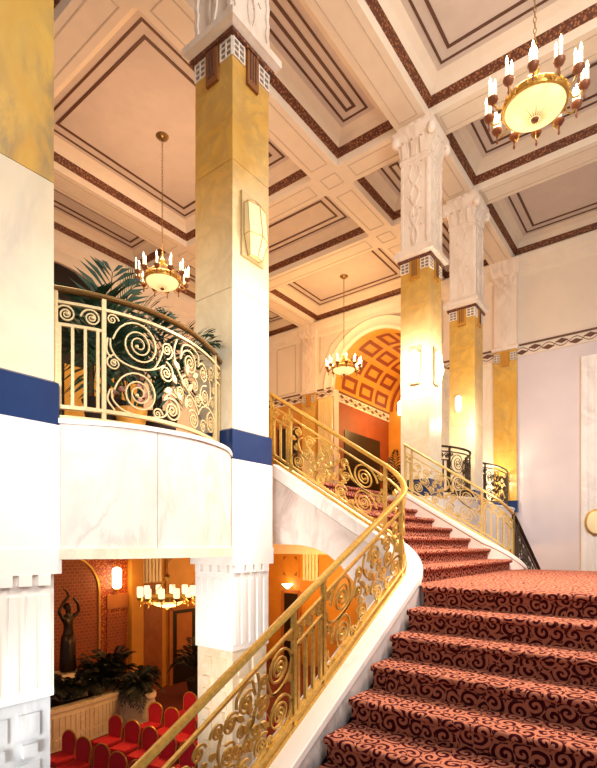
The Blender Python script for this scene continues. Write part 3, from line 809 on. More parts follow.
def balustrade(name, label, path, panels, mrail, mbar, railr=.045, detail=1., closed_ends=True, lower=.1, bw=.013, vt=.89):
    x, y, z, _, _, _ = path.at(path.L/2)
    root = empty(name, (x, y, z), label, 'balustrade')
    NS = max(12, int(path.L/.12))
    us = [path.L*i/NS for i in range(NS+1)]
    # handrail with a moulded section
    def sweep(v, prof):
        rings = []
        for u in us:
            p = path.P(u, v); n = path.N(u)
            rings.append([p+n*a+Vector((0, 0, b)) for a, b in prof])
        return MB().loft(rings)
    k = railr
    sweep(1, [(-k, -.2*k), (-.8*k, .5*k), (-.35*k, .8*k), (.35*k, .8*k), (.8*k, .5*k), (k, -.2*k), (.6*k, -.7*k), (-.6*k, -.7*k)]).build('handrail', mrail, root, True)
    sweep(vt, [(-.014, -.012), (-.014, .012), (.014, .012), (.014, -.012)]).build('upper_rail', mbar, root)
    sweep(lower, [(-.022, -.016), (-.022, .016), (.022, .016), (.022, -.016)]).build('lower_rail', mbar, root)
    sweep(.015, [(-.03, -.02), (-.03, .02), (.03, .02), (.03, -.02)]).build('base_rail', mbar, root)
    def vbar(u, v0, v1, w, d, nm):
        n = path.N(u); MB().bar([path.P(u, v0), path.P(u, v1)], n, w, d).build(nm, mbar, root)
    def scroll(u, v, r, a0, sg, turns=2.1, tail=None, w=1.):
        p, n, ks = spiral_pts(path, u, v, r, turns, a0, sg)
        if tail:
            # continue the outer end tangentially to the tail target
            tu, tv = tail
            q = path.P(tu, tv); d = (p[0]-p[1]).normalized(); L = (q-p[0]).length
            c = p[0]+d*L*.55; m = 9
            ext = [];
            for i in range(m, 0, -1):
                s_ = i/m; ext.append(p[0]*(1-s_)**2+c*2*s_*(1-s_)+q*s_**2)
            # keep it on the surface of the railing (project onto the path plan)
            p = ext+p; n = [n[0]]*len(ext)+n; ks = [1.]*len(ext)+ks
        MB().bar(p, n, bw*w, .016, ks).build('scroll', mbar, root)
        if r > .07:
            MB().ball(p[-1], .018, .018, .018, 5).build('scroll_eye', mbar, root)
    def leaf(u, v, L, ang):
        n = path.N(u); x, y, zb, zt, nn, t = path.at(u); c = path.P(u, v)
        a = t*math.cos(ang)+Vector((0, 0, math.sin(ang))); b_ = a.cross(n)
        m = MB(); rows = [(0, .05), (.35, 1), (.7, .8), (1, .05)]
        m.loft([[c+a*L*s+b_*L*.26*w_+n*.012, c+a*L*s-b_*L*.26*w_+n*.012, c+a*L*s-b_*L*.26*w_-n*.012, c+a*L*s+b_*L*.26*w_-n*.012] for s, w_ in rows])
        m.build('leaf', mbar, root)
    for (kind, u0, u1) in panels:
        W = u1-u0; H = path.H((u0+u1)/2); vb = lower
        if kind == 'bars':
            v1 = vt-.17
            pp = [path.P(u0+W*i/6, v1) for i in range(7)]; nn = [path.N(u0+W*i/6) for i in range(7)]
            MB().bar(pp, nn, .026, .026).build('frieze_rail', mbar, root)
            ns = max(2, round(W/(H*.155)))
            for i in range(ns):
                r = min(W/ns*.5, H*.08)
                scroll(u0+W*(i+.5)/ns, vt-.085, r, PI, -1, 2.4)
            nb = max(2, round(W/(.11)))
            for i in range(nb): vbar(u0+W*(i+.5)/nb, vb, v1, .026, .026, 'baluster')
        elif kind == 'corner':
            for (a, v, r, s) in ((.5, .77, .09, 1), (.5, .58, .11, -1), (.5, .36, .11, 1), (.5, .18, .07, -1), (.22, .68, .05, 1), (.78, .48, .05, -1), (.22, .47, .05, 1), (.78, .27, .05, -1), (.2, .25, .05, 1), (.78, .7, .05, 1)):
                scroll(u0+W*a, v, r*H*1.0, PI/2*s, s, 2.)
        elif kind == 'scrolls':
            nrep = max(1, round(W/(1.22*H)))
            w1 = W/nrep
            for rep in range(nrep):
                o = u0+w1*rep; fl = rep % 2
                A = lambda a: o+w1*((1-a) if fl else a)
                G = -1 if fl else 1
                ws = min(1.05, w1/(1.22*H)); vs = (vt-lower)/.79
                Vv = lambda v: lower+(v-.1)*vs
                big = [(.20, .68, .185, PI, -1, 2.9), (.20, .285, .175, PI, -1, 2.9),
                       (.39, .72, .07, -PI/2, 1, 2.2), (.055, .49, .06, PI/2, 1, 2.), (.385, .52, .085, PI/2, -1, 2.3), (.435, .215, .105, PI*.8, -1, 2.6),
                       (.60, .70, .115, PI, -1, 2.6), (.775, .68, .095, PI*.9, -1, 2.4), (.555, .51, .055, PI/2, 1, 2.), (.655, .52, .06, PI/2, -1, 2.),
                       (.80, .47, .105, PI*.4, 1, 2.5), (.695, .40, .06, 0, -1, 2.), (.50, .41, .06, PI, 1, 2.), (.60, .35, .055, PI/2, 1, 2.),
                       (.645, .20, .09, PI*.8, -1, 2.4), (.775, .18, .065, PI*.2, 1, 2.), (.905, .25, .12, PI*.1, 1, 2.6), (.935, .46, .05, PI/2, 1, 2.),
                       (.91, .73, .08, 0, 1, 2.2), (.96, .60, .04, PI, 1, 1.8), (.045, .83, .045, 0, 1, 1.8), (.32, .155, .05, 0, 1, 1.8)]
                for (a, v, r, a0, sg, tr) in big:
                    if detail < 1 and r < .07: continue
                    scroll(A(a), Vv(v), r*1.1*H*ws, (PI-a0) if fl else a0, sg*G, tr, None, 1. if r > .08 else .85)
                for cv in ([(.035, .68), (.04, .6), (.09, .52), (.2, .485), (.3, .52), (.37, .58)], [(.045, .285), (.05, .2), (.12, .125), (.25, .112), (.36, .14), (.40, .2)], [(.475, .85), (.45, .74), (.47, .62), (.55, .48), (.66, .36), (.71, .27)],
                           [(.035, .285), (.02, .2), (.06, .12)], [(.37, .30), (.42, .36), (.47, .34)],
                           [(.36, .70), (.33, .60), (.29, .52), (.22, .49), (.14, .495)],
                           [(.70, .27), (.76, .36), (.86, .385), (.96, .33), (.985, .2), (.97, .12)],
                           [(.02, .68), (.015, .58), (.04, .53)], [(.51, .72), (.53, .82), (.61, .855), (.70, .82), (.71, .74)],
                           [(.86, .68), (.90, .60), (.895, .5), (.85, .40)]):
                    pl = spline([(A(a), Vv(v)) for a, v in cv], 5)
                    MB().bar([path.P(u, v) for u, v in pl], [path.N(u) for u, v in pl], bw, .016).build('scroll', mbar, root)
                if detail >= 1:
                    for (a, v, an) in ((.47, .46, 2.2), (.58, .44, .9), (.50, .60, 2.6), (.63, .59, .5), (.57, .58, 1.57), (.43, .40, 3.6), (.70, .46, -.5), (.56, .28, 1.57), (.52, .33, 2.4)):
                        leaf(A(a), Vv(v), .075*H/.75, (PI-an) if fl else an)
    # posts between the panels
    ed = sorted(set([round(p[1], 3) for p in panels]+[round(p[2], 3) for p in panels]))
    for u in ed: vbar(min(max(u, .02), path.L-.02), 0, .98, .036, .036, 'post')
    return root

# --- stair balustrades
def rail_low(x): return .34+.53*(x-4.62)
def rail_up(y): return .92+.655*(y-2.77)
RR = .385
def stair_rail(mirror, label, mrail, mbar, y_end, x_start):
    bpts = stair_path(RR, mirror=mirror, x_start=x_start, y_end=y_end)
    tpts = stair_path(RR, mirror=mirror, x_start=x_start, y_end=y_end, zlow=rail_low, zup=rail_up)
    pth = Path([(a[0], a[1], a[2]+.015, t_[2], a[3][0], a[3][1]) for a, t_ in zip(bpts, tpts)])
    Ll = CCX-x_start; La = RR*PI/2; Lu = y_end-CCY
    pans = []
    # lower flight, measured back from the corner
    x = Ll
    pans.append(('scrolls', Ll-1.44, Ll))
    pans.append(('bars', Ll-1.84, Ll-1.44))
    pans.append(('scrolls', max(0, Ll-3.6), Ll-1.84))
    if Ll > 3.9:
        pans.append(('bars', Ll-4.05, Ll-3.6)); pans.append(('scrolls', max(0.02, Ll-6.0), Ll-4.05))
    pans.append(('corner', Ll, Ll+La))
    pans.append(('scrolls', Ll+La, Ll+La+Lu-.34)); pans.append(('bars', Ll+La+Lu-.34, Ll+La+Lu))
    if mirror:
        Lc = Ll+La*.12
        up = Path([q for q, u in zip(pth.p, pth.u) if u >= Lc-.03]); lo_ = Path([q for q, u in zip(pth.p, pth.u) if u <= Lc+.03])
        balustrade('stair_balustrade', 'scrollwork balustrade with its shade painted dark, descending beyond the landing at the lilac wall', lo_, [('bars', lo_.L-.3, lo_.L), ('scrolls', lo_.L-2.4, lo_.L-.3)], M['iron'], M['iron'], .035, bw=.02, vt=.85)  # same metal as the upper part; its shade is put into the dark colour
        pans = [('bars', 0, .62), ('scrolls', .62, up.L-.16), ('bars', up.L-.16, up.L)]
        return balustrade('stair_balustrade', label, up, pans, mrail, mbar, .034, bw=.016, vt=.84)
    return balustrade('stair_balustrade', label, pth, pans, mrail, mbar, .036, bw=.016, vt=.83)
stair_rail(False, 'ornate gold scrollwork balustrade along the front steps, curving up beside the blue-based column', M['gold'], M['gold'], 4.5, -1.4)
stair_rail(True, 'pale gold scrollwork balustrade on the far side of the upper steps', M['gold_light'], M['gold_light'], 4.3, 2.2)

# --- balconies
def balcony(xa, xc, wall_pts, rail_pts, label, panels, mrail, mbar, nm, z_low=-.04, detail=1.):
    wp = spline(wall_pts); rp = spline(rail_pts)
    # parapet wall in slabs
    n = len(wp); 
    parts = (0, .42, 1)
    wroot = empty('wall_balcony', (wp[0][0], wp[0][1], z_low), kind='structure')
    for k in range(2):
        i0, i1 = int(parts[k]*(n-1)), int(parts[k+1]*(n-1))
        poly = wp[i0:i1+1]
        g = .004
        poly = [(poly[0][0]+g, poly[0][1])]+poly[1:-1]+[(poly[-1][0]-g, poly[-1][1])]
        poly = poly+[(poly[-1][0], 4.86), (poly[0][0], 4.86)]
        MB().prism(poly, lambda p, h: (p[0], p[1], h), z_low, 1.02).build('marble_slab', M['pinkm'], wroot)
    cop = [(p[0], p[1]-.025) for p in wp]+[(wp[-1][0], 4.86), (wp[0][0], 4.86)]
    MB().prism(cop, lambda p, h: (p[0], p[1], h), 1.02, 1.06).build('coping', M['white'], wroot)
    fas = [(p[0], p[1]-.04) for p in wp]+[(wp[-1][0], 4.86), (wp[0][0], 4.86)]
    MB().prism(fas, lambda p, h: (p[0], p[1], h), -.13, z_low).build('fascia', M['siena_cream'], wroot)
    pts = []
    for i, p in enumerate(rp):
        a, b_ = rp[max(i-1, 0)], rp[min(i+1, len(rp)-1)]
        t = Vector((b_[0]-a[0], b_[1]-a[1], 0)).normalized(); nn = Vector((t.y, -t.x, 0))
        pts.append((p[0], p[1], 1.06, 2.18, nn.x, nn.y))
    pth = Path(pts); L = pth.L
    balustrade('balcony_balustrade', label, pth, [(k, a*L, b_*L) for k, a, b_ in panels], mrail, mbar, .03, detail, vt=.9)
balcony(2.15, 4.3, [(2.13, 4.24), (2.5, 3.97), (2.9, 3.83), (3.4, 3.81), (3.9, 3.97), (4.27, 4.25)],
        [(2.16, 4.27), (2.49, 4.09), (2.93, 3.98), (3.4, 4.02), (3.8, 4.16), (4.08, 4.31), (4.3, 4.45)],
        'cream painted scrollwork balustrade bowing out on the palm balcony at left',
        [('bars', 0.0, .175), ('scrolls', .175, .86), ('bars', .86, 1)], M['bronze_rail'], M['gold_pale'], 'left')
def bow(xa, xc, y0, s, n=5): return [(xa+(xc-xa)*i/n, y0-s*(1-(2*i/n-1)**2)) for i in range(n+1)]
balcony(10.65, 12.84, bow(10.65, 12.84, 4.24, .42), bow(10.67, 12.82, 4.42, .4), 'dark curved iron balustrade between the two golden columns past the stairs',
        [('bars', 0., .2), ('scrolls', .2, .8), ('bars', .8, 1)], M['iron'], M['iron'], 'mid')
balcony(13.49, 16.6, bow(13.49, 16.6, 4.24, .3), bow(13.5, 16.58, 4.42, .28), 'dark iron balustrade next to the golden pilaster on the end wall',
        [('bars', 0., .15), ('scrolls', .15, .85), ('bars', .85, 1)], M['iron'], M['iron'], 'far')

# ================================================================== CHANDELIERS
def chandelier(loc, ztop, label, narm=12, shade=False, s=1., candles=3):
    c = empty('chandelier', loc, label, 'chandelier')
    x, y, z = loc
    rb = .46*s; ra = .68*s
    MB().lathe([(rb*.98, .0), (rb*.9, -.06*s), (rb*.7, -.12*s), (rb*.4, -.165*s), (rb*.1, -.18*s), (.01, -.18*s)], loc, 32).build('glass_bowl', M['bowl'], c, True)
    MB().lathe([(.02, -.235*s), (.05*s, -.22*s), (.06*s, -.19*s), (.03*s, -.17*s)], loc, 12).build('finial', M['cup'], c, True)
    rs = MB()
    for k in range(20):
        a = 2*PI*k/20; L = .28 if k % 2 else .2
        d = Vector((math.cos(a), math.sin(a), 0))
        p0 = Vector(loc)+d*.08*s+Vector((0, 0, -.188*s)); p1 = Vector(loc)+d*L*s+Vector((0, 0, (-.188+.025*(L/.2))*s))
        n = d.cross(Vector((0, 0, 1)))
        rs.add([p0+n*.008*s, p0-n*.008*s, p1], [(0, 1, 2)])
    rs.build('starburst', M['gold'], c)
    g = MB().lathe([(rb*1.0, -.01), (rb*1.05, -.01), (rb*1.07, .02), (rb*1.03, .04), (rb*1.06, .08), (rb*1.02, .1), (rb*.98, .1), (rb*.98, -.01)], loc, 32).build('gilt_ring', M['gold'], c, True)
    for k in range(24):
        a = 2*PI*k/24
        MB().ball((x+rb*1.06*math.cos(a), y+rb*1.06*math.sin(a), z+.05), .02*s, .02*s, .04*s, 5).build('ring_boss', M['gold'], g, True)
    for k in range(narm):
        a = 2*PI*(k+.35)/narm; d = Vector((math.cos(a), math.sin(a), 0)); q = Vector(loc)
        pts = [q+d*rb*1.08+Vector((0, 0, .03)), q+d*(rb+.07*s)+Vector((0, 0, -.05)), q+d*(rb+.15*s)+Vector((0, 0, -.05)), q+d*ra+Vector((0, 0, .04))]
        ar = MB().tube(pts, .014*s, 5).build('arm', M['gold'], c, True)
        e_ = q+d*ra
        MB().lathe([(.01, -.13*s), (.022*s, -.1*s), (.012*s, -.06*s), (.018*s, .0), (.06*s, .03), (.085*s, .07), (.085*s, .09), (.05*s, .085)], tuple(e_), 10).build('cup', M['cup'] if not shade else M['gold'], ar, True)
        if shade:
            MB().lathe([(.055*s, .09), (.075*s, .11), (.075*s, .3), (.06*s, .31)], tuple(e_), 10).build('glass_shade', M['candle'], ar, True)
        else:
            for j in range(candles):
                b_ = 2*PI*j/candles+a; cc = e_+Vector((math.cos(b_), math.sin(b_), 0))*.042*s
                h = .22 if j else .27
                cd = MB().lathe([(.023*s, .08), (.023*s, h), (.01*s, h+.005)], tuple(cc), 7).build('candle', M['candle'], ar, True)
                MB().lathe([(.008*s, h), (.024*s, h+.03), (.016*s, h+.07), (.002, h+.11)], tuple(cc), 6).build('candle_flame', M['flame'], cd, True)
    # stem, crown, chain
    hub = Vector((x, y, z+.55*s))
    rd = MB()
    for k in range(4):
        a = 2*PI*k/4; rd.tube([hub, (x+rb*1.03*math.cos(a), y+rb*1.03*math.sin(a), z+.12)], .009*s, 5)
    rd.build('suspension_rod', M['gold'], c, True)
    MB().lathe([(.02, -.06), (.06*s, -.02), (.075*s, .03), (.04*s, .07), (.015, .1)], tuple(hub), 10).build('crown', M['gold'], c, True)
    ch = MB(); zz = hub.z+.08; k = 0
    while zz < ztop-.06:
        t = (1, 0) if k % 2 else (0, 1)
        pts = [(x+t[0]*.018*math.cos(q), y+t[1]*.018*math.cos(q), zz+.045+.045*math.sin(q)) for q in [2*PI*i/8 for i in range(9)]]
        ch.tube(pts, .006, 4, False); zz += .075; k += 1
    ch.build('chain', M['bronze_rail'], c, True)
    MB().lathe([(.03, -.1), (.05, -.06), (.13, -.03), (.15, 0)], (x, y, ztop), 12).build('ceiling_rose', M['bronze_rail'], c, True)
    return c
ZC = ZS+.5
chandelier((7.5, 1.63, 6.0), ZC, 'large gilt chandelier of candle lamps hanging at the upper right', 12, s=.87)
chandelier((7.38, 9.57, 6.05), ZC, 'gilt chandelier above the palms on the left balcony', 12, candles=2, s=.83)
chandelier((15.1, 9.5, 6.12), ZC, 'small distant gilt chandelier hanging before the vaulted niche', 12, candles=2, s=.86)
chandelier((7.52, 9.57, -1.3), .3, 'glowing chandelier with glass cylinder shades in the lower hall', 12, shade=True, s=.92)

# ================================================================== WALL LAMPS
def prism_lamp(c, face, label, glass=None, wd_=1.):
    """faceted glass lamp on a pointed brass back plate; face: 'y' looks to -Y, 'x' looks to -X"""
    o = empty('wall_lamp', c, label, 'lamp', None)
    if face == 'y': P = lambda u, d, z: (c[0]+u, c[1]-d, c[2]+z)
    else: P = lambda u, d, z: (c[0]-d, c[1]-u, c[2]+z)
    MB().prism([(-.135, -.38), (.135, -.38), (.135, .40), (-.135, .40)], lambda p, h: P(p[0]*wd_, h, p[1]), 0, .03).build('back_plate', M['gold_pale'], o)
    secs = [(.35, .02, .02), (.26, .115, .10), (-.12, .115, .15), (-.35, .07, .07)]
    gl = MB()
    rings = []
    for z, hw, d in secs:
        hw *= wd_
        rings.append([P(-hw, .036, z), P(-hw, .036+d*.6, z), P(0, .036+d, z), P(hw, .036+d*.6, z), P(hw, .036, z)])
    gl.loft(rings)
    go = gl.build('glass_shade', glass or M['frosted'], o)
    ed = MB()
    for i in range(5):
        for k in range(3): ed.tube([rings[k][i], rings[k+1][i]], .006, 4)
    for r in rings:
        for i in range(4): ed.tube([r[i], r[i+1]], .006, 4)
    ed.build('brass_edging', M['gold'], go)
    return o
M['bright'] = glow('bright_glass', '#FFF6E0', '#FFEFC8', 6)
prism_lamp((4.6, 4.23, 3.84), 'y', 'faceted frosted glass lamp with brass plate on the nearest golden column', wd_=1.45)
prism_lamp((10.32, 4.2, 3.75), 'y', 'brightly glowing glass lamp on the right face of the column at the stair head', M['bright'])
prism_lamp((10.0, 4.52, 3.75), 'x', 'brightly glowing glass lamp on the left face of the column at the stair head', M['bright'])
prism_lamp((12.84, 4.6, 3.6), 'x', 'small bright lamp on the left face of the second golden column past the stairs', M['bright']).scale = (.6, .6, .6)
# oval lamp at the right edge
ov = empty('wall_lamp', (XE-.12, 1.98, .6), 'round gold-rimmed glowing lamp on the white pilaster at the right edge', 'lamp')
ovc = (XE-.17, 1.98, .62)
def disc(rx, rz, x0, x1): 
    return MB().loft([[(x, ovc[1]+rx*f*math.cos(2*PI*k/24), ovc[2]+rz*f*math.sin(2*PI*k/24)) for k in range(24)] for x, f in ((x0, 1.), (x1, 1.), (x1-.03, .8))])
disc(.3, .38, XE-.125, XE-.2).build('gold_rim', M['gold'], ov, True)
disc(.24, .32, XE-.2, XE-.24).build('glass_shade', M['frosted'], ov, True)
# lower hall sconces
def tube_sconce(c, n, label):
    o = empty('wall_lamp', c, label, 'lamp')
    cx_, cy_, cz_ = c
    MB().lathe([(.03, -.35), (.12, -.3), (.14, -.26), (.14, .26), (.12, .3), (.03, .35)], (cx_+n[0]*.16, cy_+n[1]*.16, cz_), 10).build('glass_shade', M['bright'], o, True)
    MB().lathe([(.02, -.45), (.05, -.38), (.1, -.34), (.02, -.32)], (cx_+n[0]*.16, cy_+n[1]*.16, cz_), 8).build('bracket', M['gold'], o, True)
    MB().tube([(cx_, cy_, cz_-.3), (cx_+n[0]*.16, cy_+n[1]*.16, cz_-.33)], .03, 6).build('arm', M['gold'], o)
tube_sconce((9.26, YW-.06, -1.08), (0, -1), 'glowing glass tube sconce on the mosaic wall beside the arched niche')
tube_sconce((XN, 10.3, 6.2), (-1, 0), 'small glowing tube lamp on the back wall of the vaulted niche')
sh = empty('wall_lamp', (XE, 13.2, -1.75), 'small glowing shell lamp above the dark doorway in the lower hall', 'lamp')
MB().lathe([(.02, -.16), (.12, -.08), (.22, .02), (.24, .05), (.2, .05)], (XE-.24, 13.2, -1.72), 12).build('glass_shade', M['bright'], sh, True)
MB().box((XE-.1, 13.12, -1.85), (XE, 13.28, -1.7)).build('bracket', M['gold'], sh)

# ================================================================== LOWER HALL DETAILS
# arched mosaic niche with statue
nc, nr_, nz = 7.6, 1.13, -1.45
S(MB().box((5.2, YW-.04, ZF), (9.75, YW, .0)), 'wall_mosaic', M['mosaic_band'])
pn = MB().prism([(nc+nr_, ZF)]+[(nc+nr_*math.cos(PI*i/24), nz+nr_*math.sin(PI*i/24)) for i in range(25)]+[(nc-nr_, ZF)], lambda p, h: (p[0], h, p[1]), YW-.07, YW-.03)
S(pn, 'wall_niche', M['mosaic'])
ge = MB().bar([(nc+nr_, YW-.08, ZF)]+[(nc+nr_*math.cos(PI*i/24), YW-.08, nz+nr_*math.sin(PI*i/24)) for i in range(25)]+[(nc-nr_, YW-.08, ZF)], (0, 1, 0), .06, .06)
S(ge, 'trim_11', M['gold'])
dk = MB().box((9.0, YW-.08, ZF), (9.7, YW-.03, -2.2)); S(dk, 'trim_12', M['mosaic'])
S(MB().box((9.0, YW-.1, -2.05), (9.75, YW-.03, -1.6)), 'trim_13', M['orange_dark'])
S(MB().box((9.8, YW-.22, ZF), (10.25, YW, .3)), 'trim_14', M['orange'])
fp = MB()
for k in range(6): fp.box((10.27+k*.14, YW-.12, -1.3), (10.36+k*.14, YW-.02, .3))
S(fp, 'trim_15', M['siena_cream'])
S(MB().box((10.26, YW-.1, ZF), (11.1, YW, -1.35)), 'trim_16', M['wood'])
def diamond_panel(fn, u0, u1, z0, z1, name):
    base = MB(); base.prism([(u0, z0), (u1, z0), (u1, z1), (u0, z1)], lambda p, h: fn(p[0], h, p[1]), .0, .06)
    r = S(base, name, M['orange'])
    t = MB(); q = .2*(u1-u0)
    for (cu, su) in ((u0+.08, 1), (u1-.08, -1)):
        for (cz, sz) in ((z0+.08, 1), (z1-.08, -1)):
            t.add([fn(cu, .065, cz), fn(cu+su*q, .065, cz), fn(cu, .065, cz+sz*q)], [(0, 1, 2)])
    S(t, 'corner_inlay', M['wood'], r)
diamond_panel(lambda u, d, z: (u, YW-d, z), 11.3, 12.6, -1.75, -.35, 'trim_17')
diamond_panel(lambda u, d, z: (XE-d, u, z), 12.75, 13.65, -1.4, -.45, 'trim_18')
def doorway(fn, u0, u1, zt, name):
    d = S(MB().prism([(u0, ZF), (u1, ZF), (u1, zt), (u0, zt)], lambda p, h: fn(p[0], h, p[1]), .0, .05), name, M['black'])
    f = MB()
    for a, b_ in (((u0, ZF), (u0, zt)), ((u1, ZF), (u1, zt)), ((u0, zt), (u1, zt))):
        f.bar([fn(a[0], .05, a[1]), fn(b_[0], .05, b_[1])], (0, 1, 0) if name == 'door_1' else (1, 0, 0), .14, .08)
    S(f, 'door_frame', M['orange_dark'], d)
    g = MB().prism([(u0+(u1-u0)*.22, ZF+.9), (u1-(u1-u0)*.22, ZF+.9), (u1-(u1-u0)*.22, zt-.2), (u0+(u1-u0)*.22, zt-.2)], lambda p, h: fn(p[0], h, p[1]), .05, .06)
    S(g, 'door_panel', M['orange_dark'] if name == 'door_1' else M['black'], d)
doorway(lambda u, d, z: (u, YW-d, z), 11.5, 12.75, -2.3, 'door_1')
doorway(lambda u, d, z: (XE-d, u, z), 12.7, 13.6, -2.0, 'door_2')
fp = MB()
for k in range(5): fp.box((XE-.1, 11.75+k*.16, -1.5), (XE-.02, 11.86+k*.16, .3))
S(fp, 'trim_19', M['siena_cream'])

# planter: curved panelled wall
plr = empty('planter', (7, 12.8, ZF), 'curved cream panelled planter wall in the lower hall', 'planter')
pp = spline([(4.2, 12.25), (5.2, 12.08), (6.2, 12.0), (7.0, 12.03), (7.7, 12.12), (8.05, 12.15), (8.18, 11.8), (8.2, 11.4), (8.35, 11.2), (8.55, 11.5), (8.65, 12.4), (8.65, 14.4)], 6)
ZP = -3.97
rg = []
for i, p in enumerate(pp):
    a, b_ = pp[max(i-1, 0)], pp[min(i+1, len(pp)-1)]
    t = Vector((b_[0]-a[0], b_[1]-a[1])).normalized(); n = Vector((t.y, -t.x))
    rg.append([(p[0]+n.x*o, p[1]+n.y*o, z) for o, z in ((0, ZF), (0, ZP-.12), (.04, ZP-.1), (.04, ZP), (-.2, ZP), (-.2, ZF))])
MB().loft(rg).build('planter_wall', M['creamtile'], plr)
pnl = MB(); acc = 0
for i in range(1, len(pp)-1):
    p, b_ = pp[i], pp[i+1]; t = Vector((b_[0]-p[0], b_[1]-p[1], 0)); L = t.length; t.normalize(); n = Vector((t.y, -t.x, 0))
    q = Vector((p[0], p[1], 0))
    for z0, z1 in ((ZF+.35, ZP-.22), (ZF+.08, ZF+.28)):
        c0 = q+t*.02; c1 = q+t*(L-.02)
        pnl.add([c0+n*.002+Vector((0, 0, z0)), c1+n*.002+Vector((0, 0, z0)), c1+n*.002+Vector((0, 0, z1)), c0+n*.002+Vector((0, 0, z1)),
                 c0+n*.02+Vector((0, 0, z0)), c1+n*.02+Vector((0, 0, z0)), c1+n*.02+Vector((0, 0, z1)), c0+n*.02+Vector((0, 0, z1))],
                [(0, 3, 2, 1), (4, 5, 6, 7), (0, 1, 5, 4), (1, 2, 6, 5), (2, 3, 7, 6), (3, 0, 4, 7)])
pnl.build('raised_panel', M['creamtile'], plr)
MB().prism([(p[0], p[1]+.15) for p in pp[:24]]+[(8.1, 14.3), (4.2, 14.3)], lambda p, h: (p[0], p[1], h), ZP-.3, ZP-.12).build('soil', M['soil'], plr)

# statue on a pedestal
def skin_obj(name, verts, edges, radii, mat, parent, off, root=0, sub=2):
    me = bpy.data.meshes.new(name); me.from_pydata([(v[0]-off[0], v[1]-off[1], v[2]-off[2]) for v in verts], edges, [])
    o = bpy.data.objects.new(name, me); COL.objects.link(o); o.parent = parent
    md = o.modifiers.new('skin', 'SKIN')
    for i, r in enumerate(radii):
        sv = me.skin_vertices[0].data[i]; sv.radius = (r, r) if not isinstance(r, tuple) else r; sv.use_root = (i == root)
    o.modifiers.new('sub', 'SUBSURF').levels = sub; o.modifiers['sub'].render_levels = sub
    md.use_smooth_shade = True
    me.materials.append(mat); return o
SX, SY, SZ = 7.05, 13.15, -3.42
stt = empty('statue', (SX, SY, SZ), 'dark bronze statue of a woman with raised arms before the mosaic niche', 'statue')
def sv(a, b_, z): return (SX+a, SY+b_, SZ+z)
V = [sv(0, 0, .98), sv(.02, 0, 1.15), sv(.0, 0, 1.32), sv(0, 0, 1.48), sv(0, -.01, 1.55), sv(0, -.02, 1.66), sv(0, -.02, 1.76),
     sv(-.15, 0, 1.45), sv(-.27, -.04, 1.62), sv(-.16, -.06, 1.86), sv(-.02, -.08, 2.02),
     sv(.15, 0, 1.45), sv(.29, -.04, 1.58), sv(.24, -.08, 1.8), sv(.1, -.08, 1.98),
     sv(-.08, 0, .86), sv(-.1, -.04, .5), sv(-.08, .03, .12), sv(-.08, -.1, .03),
     sv(.09, 0, .86), sv(.07, 0, .48), sv(.06, .04, .12), sv(.08, -.09, .03)]
E_ = [(0,1),(1,2),(2,3),(3,4),(4,5),(5,6),(3,7),(7,8),(8,9),(9,10),(3,11),(11,12),(12,13),(13,14),(0,15),(15,16),(16,17),(17,18),(0,19),(19,20),(20,21),(21,22)]
Rr = [.15, .115, .13, .1, .05, .09, .07, .06, .048, .04, .035, .06, .048, .04, .035, .1, .075, .045, .04, .1, .075, .045, .04]
skin_obj('figure', V, E_, Rr, M['statue'], stt, (SX, SY, SZ))
dr = MB().lathe([(.2, .02), (.22, .1), (.2, .4), (.19, .75), (.17, .95), (.12, 1.0)], (SX, SY, SZ), 12).build('drapery', M['statue'], stt, True)
MB().tube([sv(-.02, -.08, 2.0), sv(-.06, -.06, 2.14), sv(-.16, -.04, 2.24)], [.03, .025, .01], 6).build('branch', M['statue'], stt, True)
MB().ball(sv(0, .03, 1.74), .1, .11, .1, 8).build('hair', M['statue'], stt, True)
ped = empty('pedestal', (SX, SY, ZF), 'low cream stone pedestal under the bronze statue', 'pedestal')
MB().loft([[(SX+sx*r, SY+sy*r, z) for sx, sy in ((-1,-1),(1,-1),(1,1),(-1,1))] for r, z in ((.36, ZF), (.36, -3.75), (.42, -3.7), (.42, -3.5), (.3, -3.42))]).build('shaft', M['creamtile'], ped)

# ferns and palms -----------------------------------------------------------
def frond_mb(mb, base, tip, sag, leaf, n=16, w=.03, side=None, spread=.9):
    base, tip = Vector(base), Vector(tip); d = tip-base
    hz = Vector((d.x, d.y, 0)); hz = hz.normalized() if hz.length > 1e-6 else Vector((1, 0, 0))
    pts = []
    for k in range(n+1):
        q = k/n; p = base.lerp(tip, q)+Vector((0, 0, sag*4*q*(1-q))); pts.append(p)
    mb.tube(pts, [.012*(1-.8*k/n)+.002 for k in range(n+1)], 4)
    sd = hz.cross(Vector((0, 0, 1)))
    for k in range(2, n+1):
        q = k/n; p = pts[k]; t = (pts[min(k+1, n)]-pts[k-1]).normalized()
        L = leaf*math.sin(PI*min(1, .2+.75*q))**.7
        for s in (-1, 1):
            a = (sd*s*spread+t*.85+Vector((0, 0, random.uniform(-.1, .2)))).normalized()
            e2 = p+a*L+Vector((0, 0, -.18*L)); m_ = p+a*L*.5
            up = t*w
            mb.add([p, m_+up*.5, e2, m_-up*.5], [(0, 1, 2, 3)])
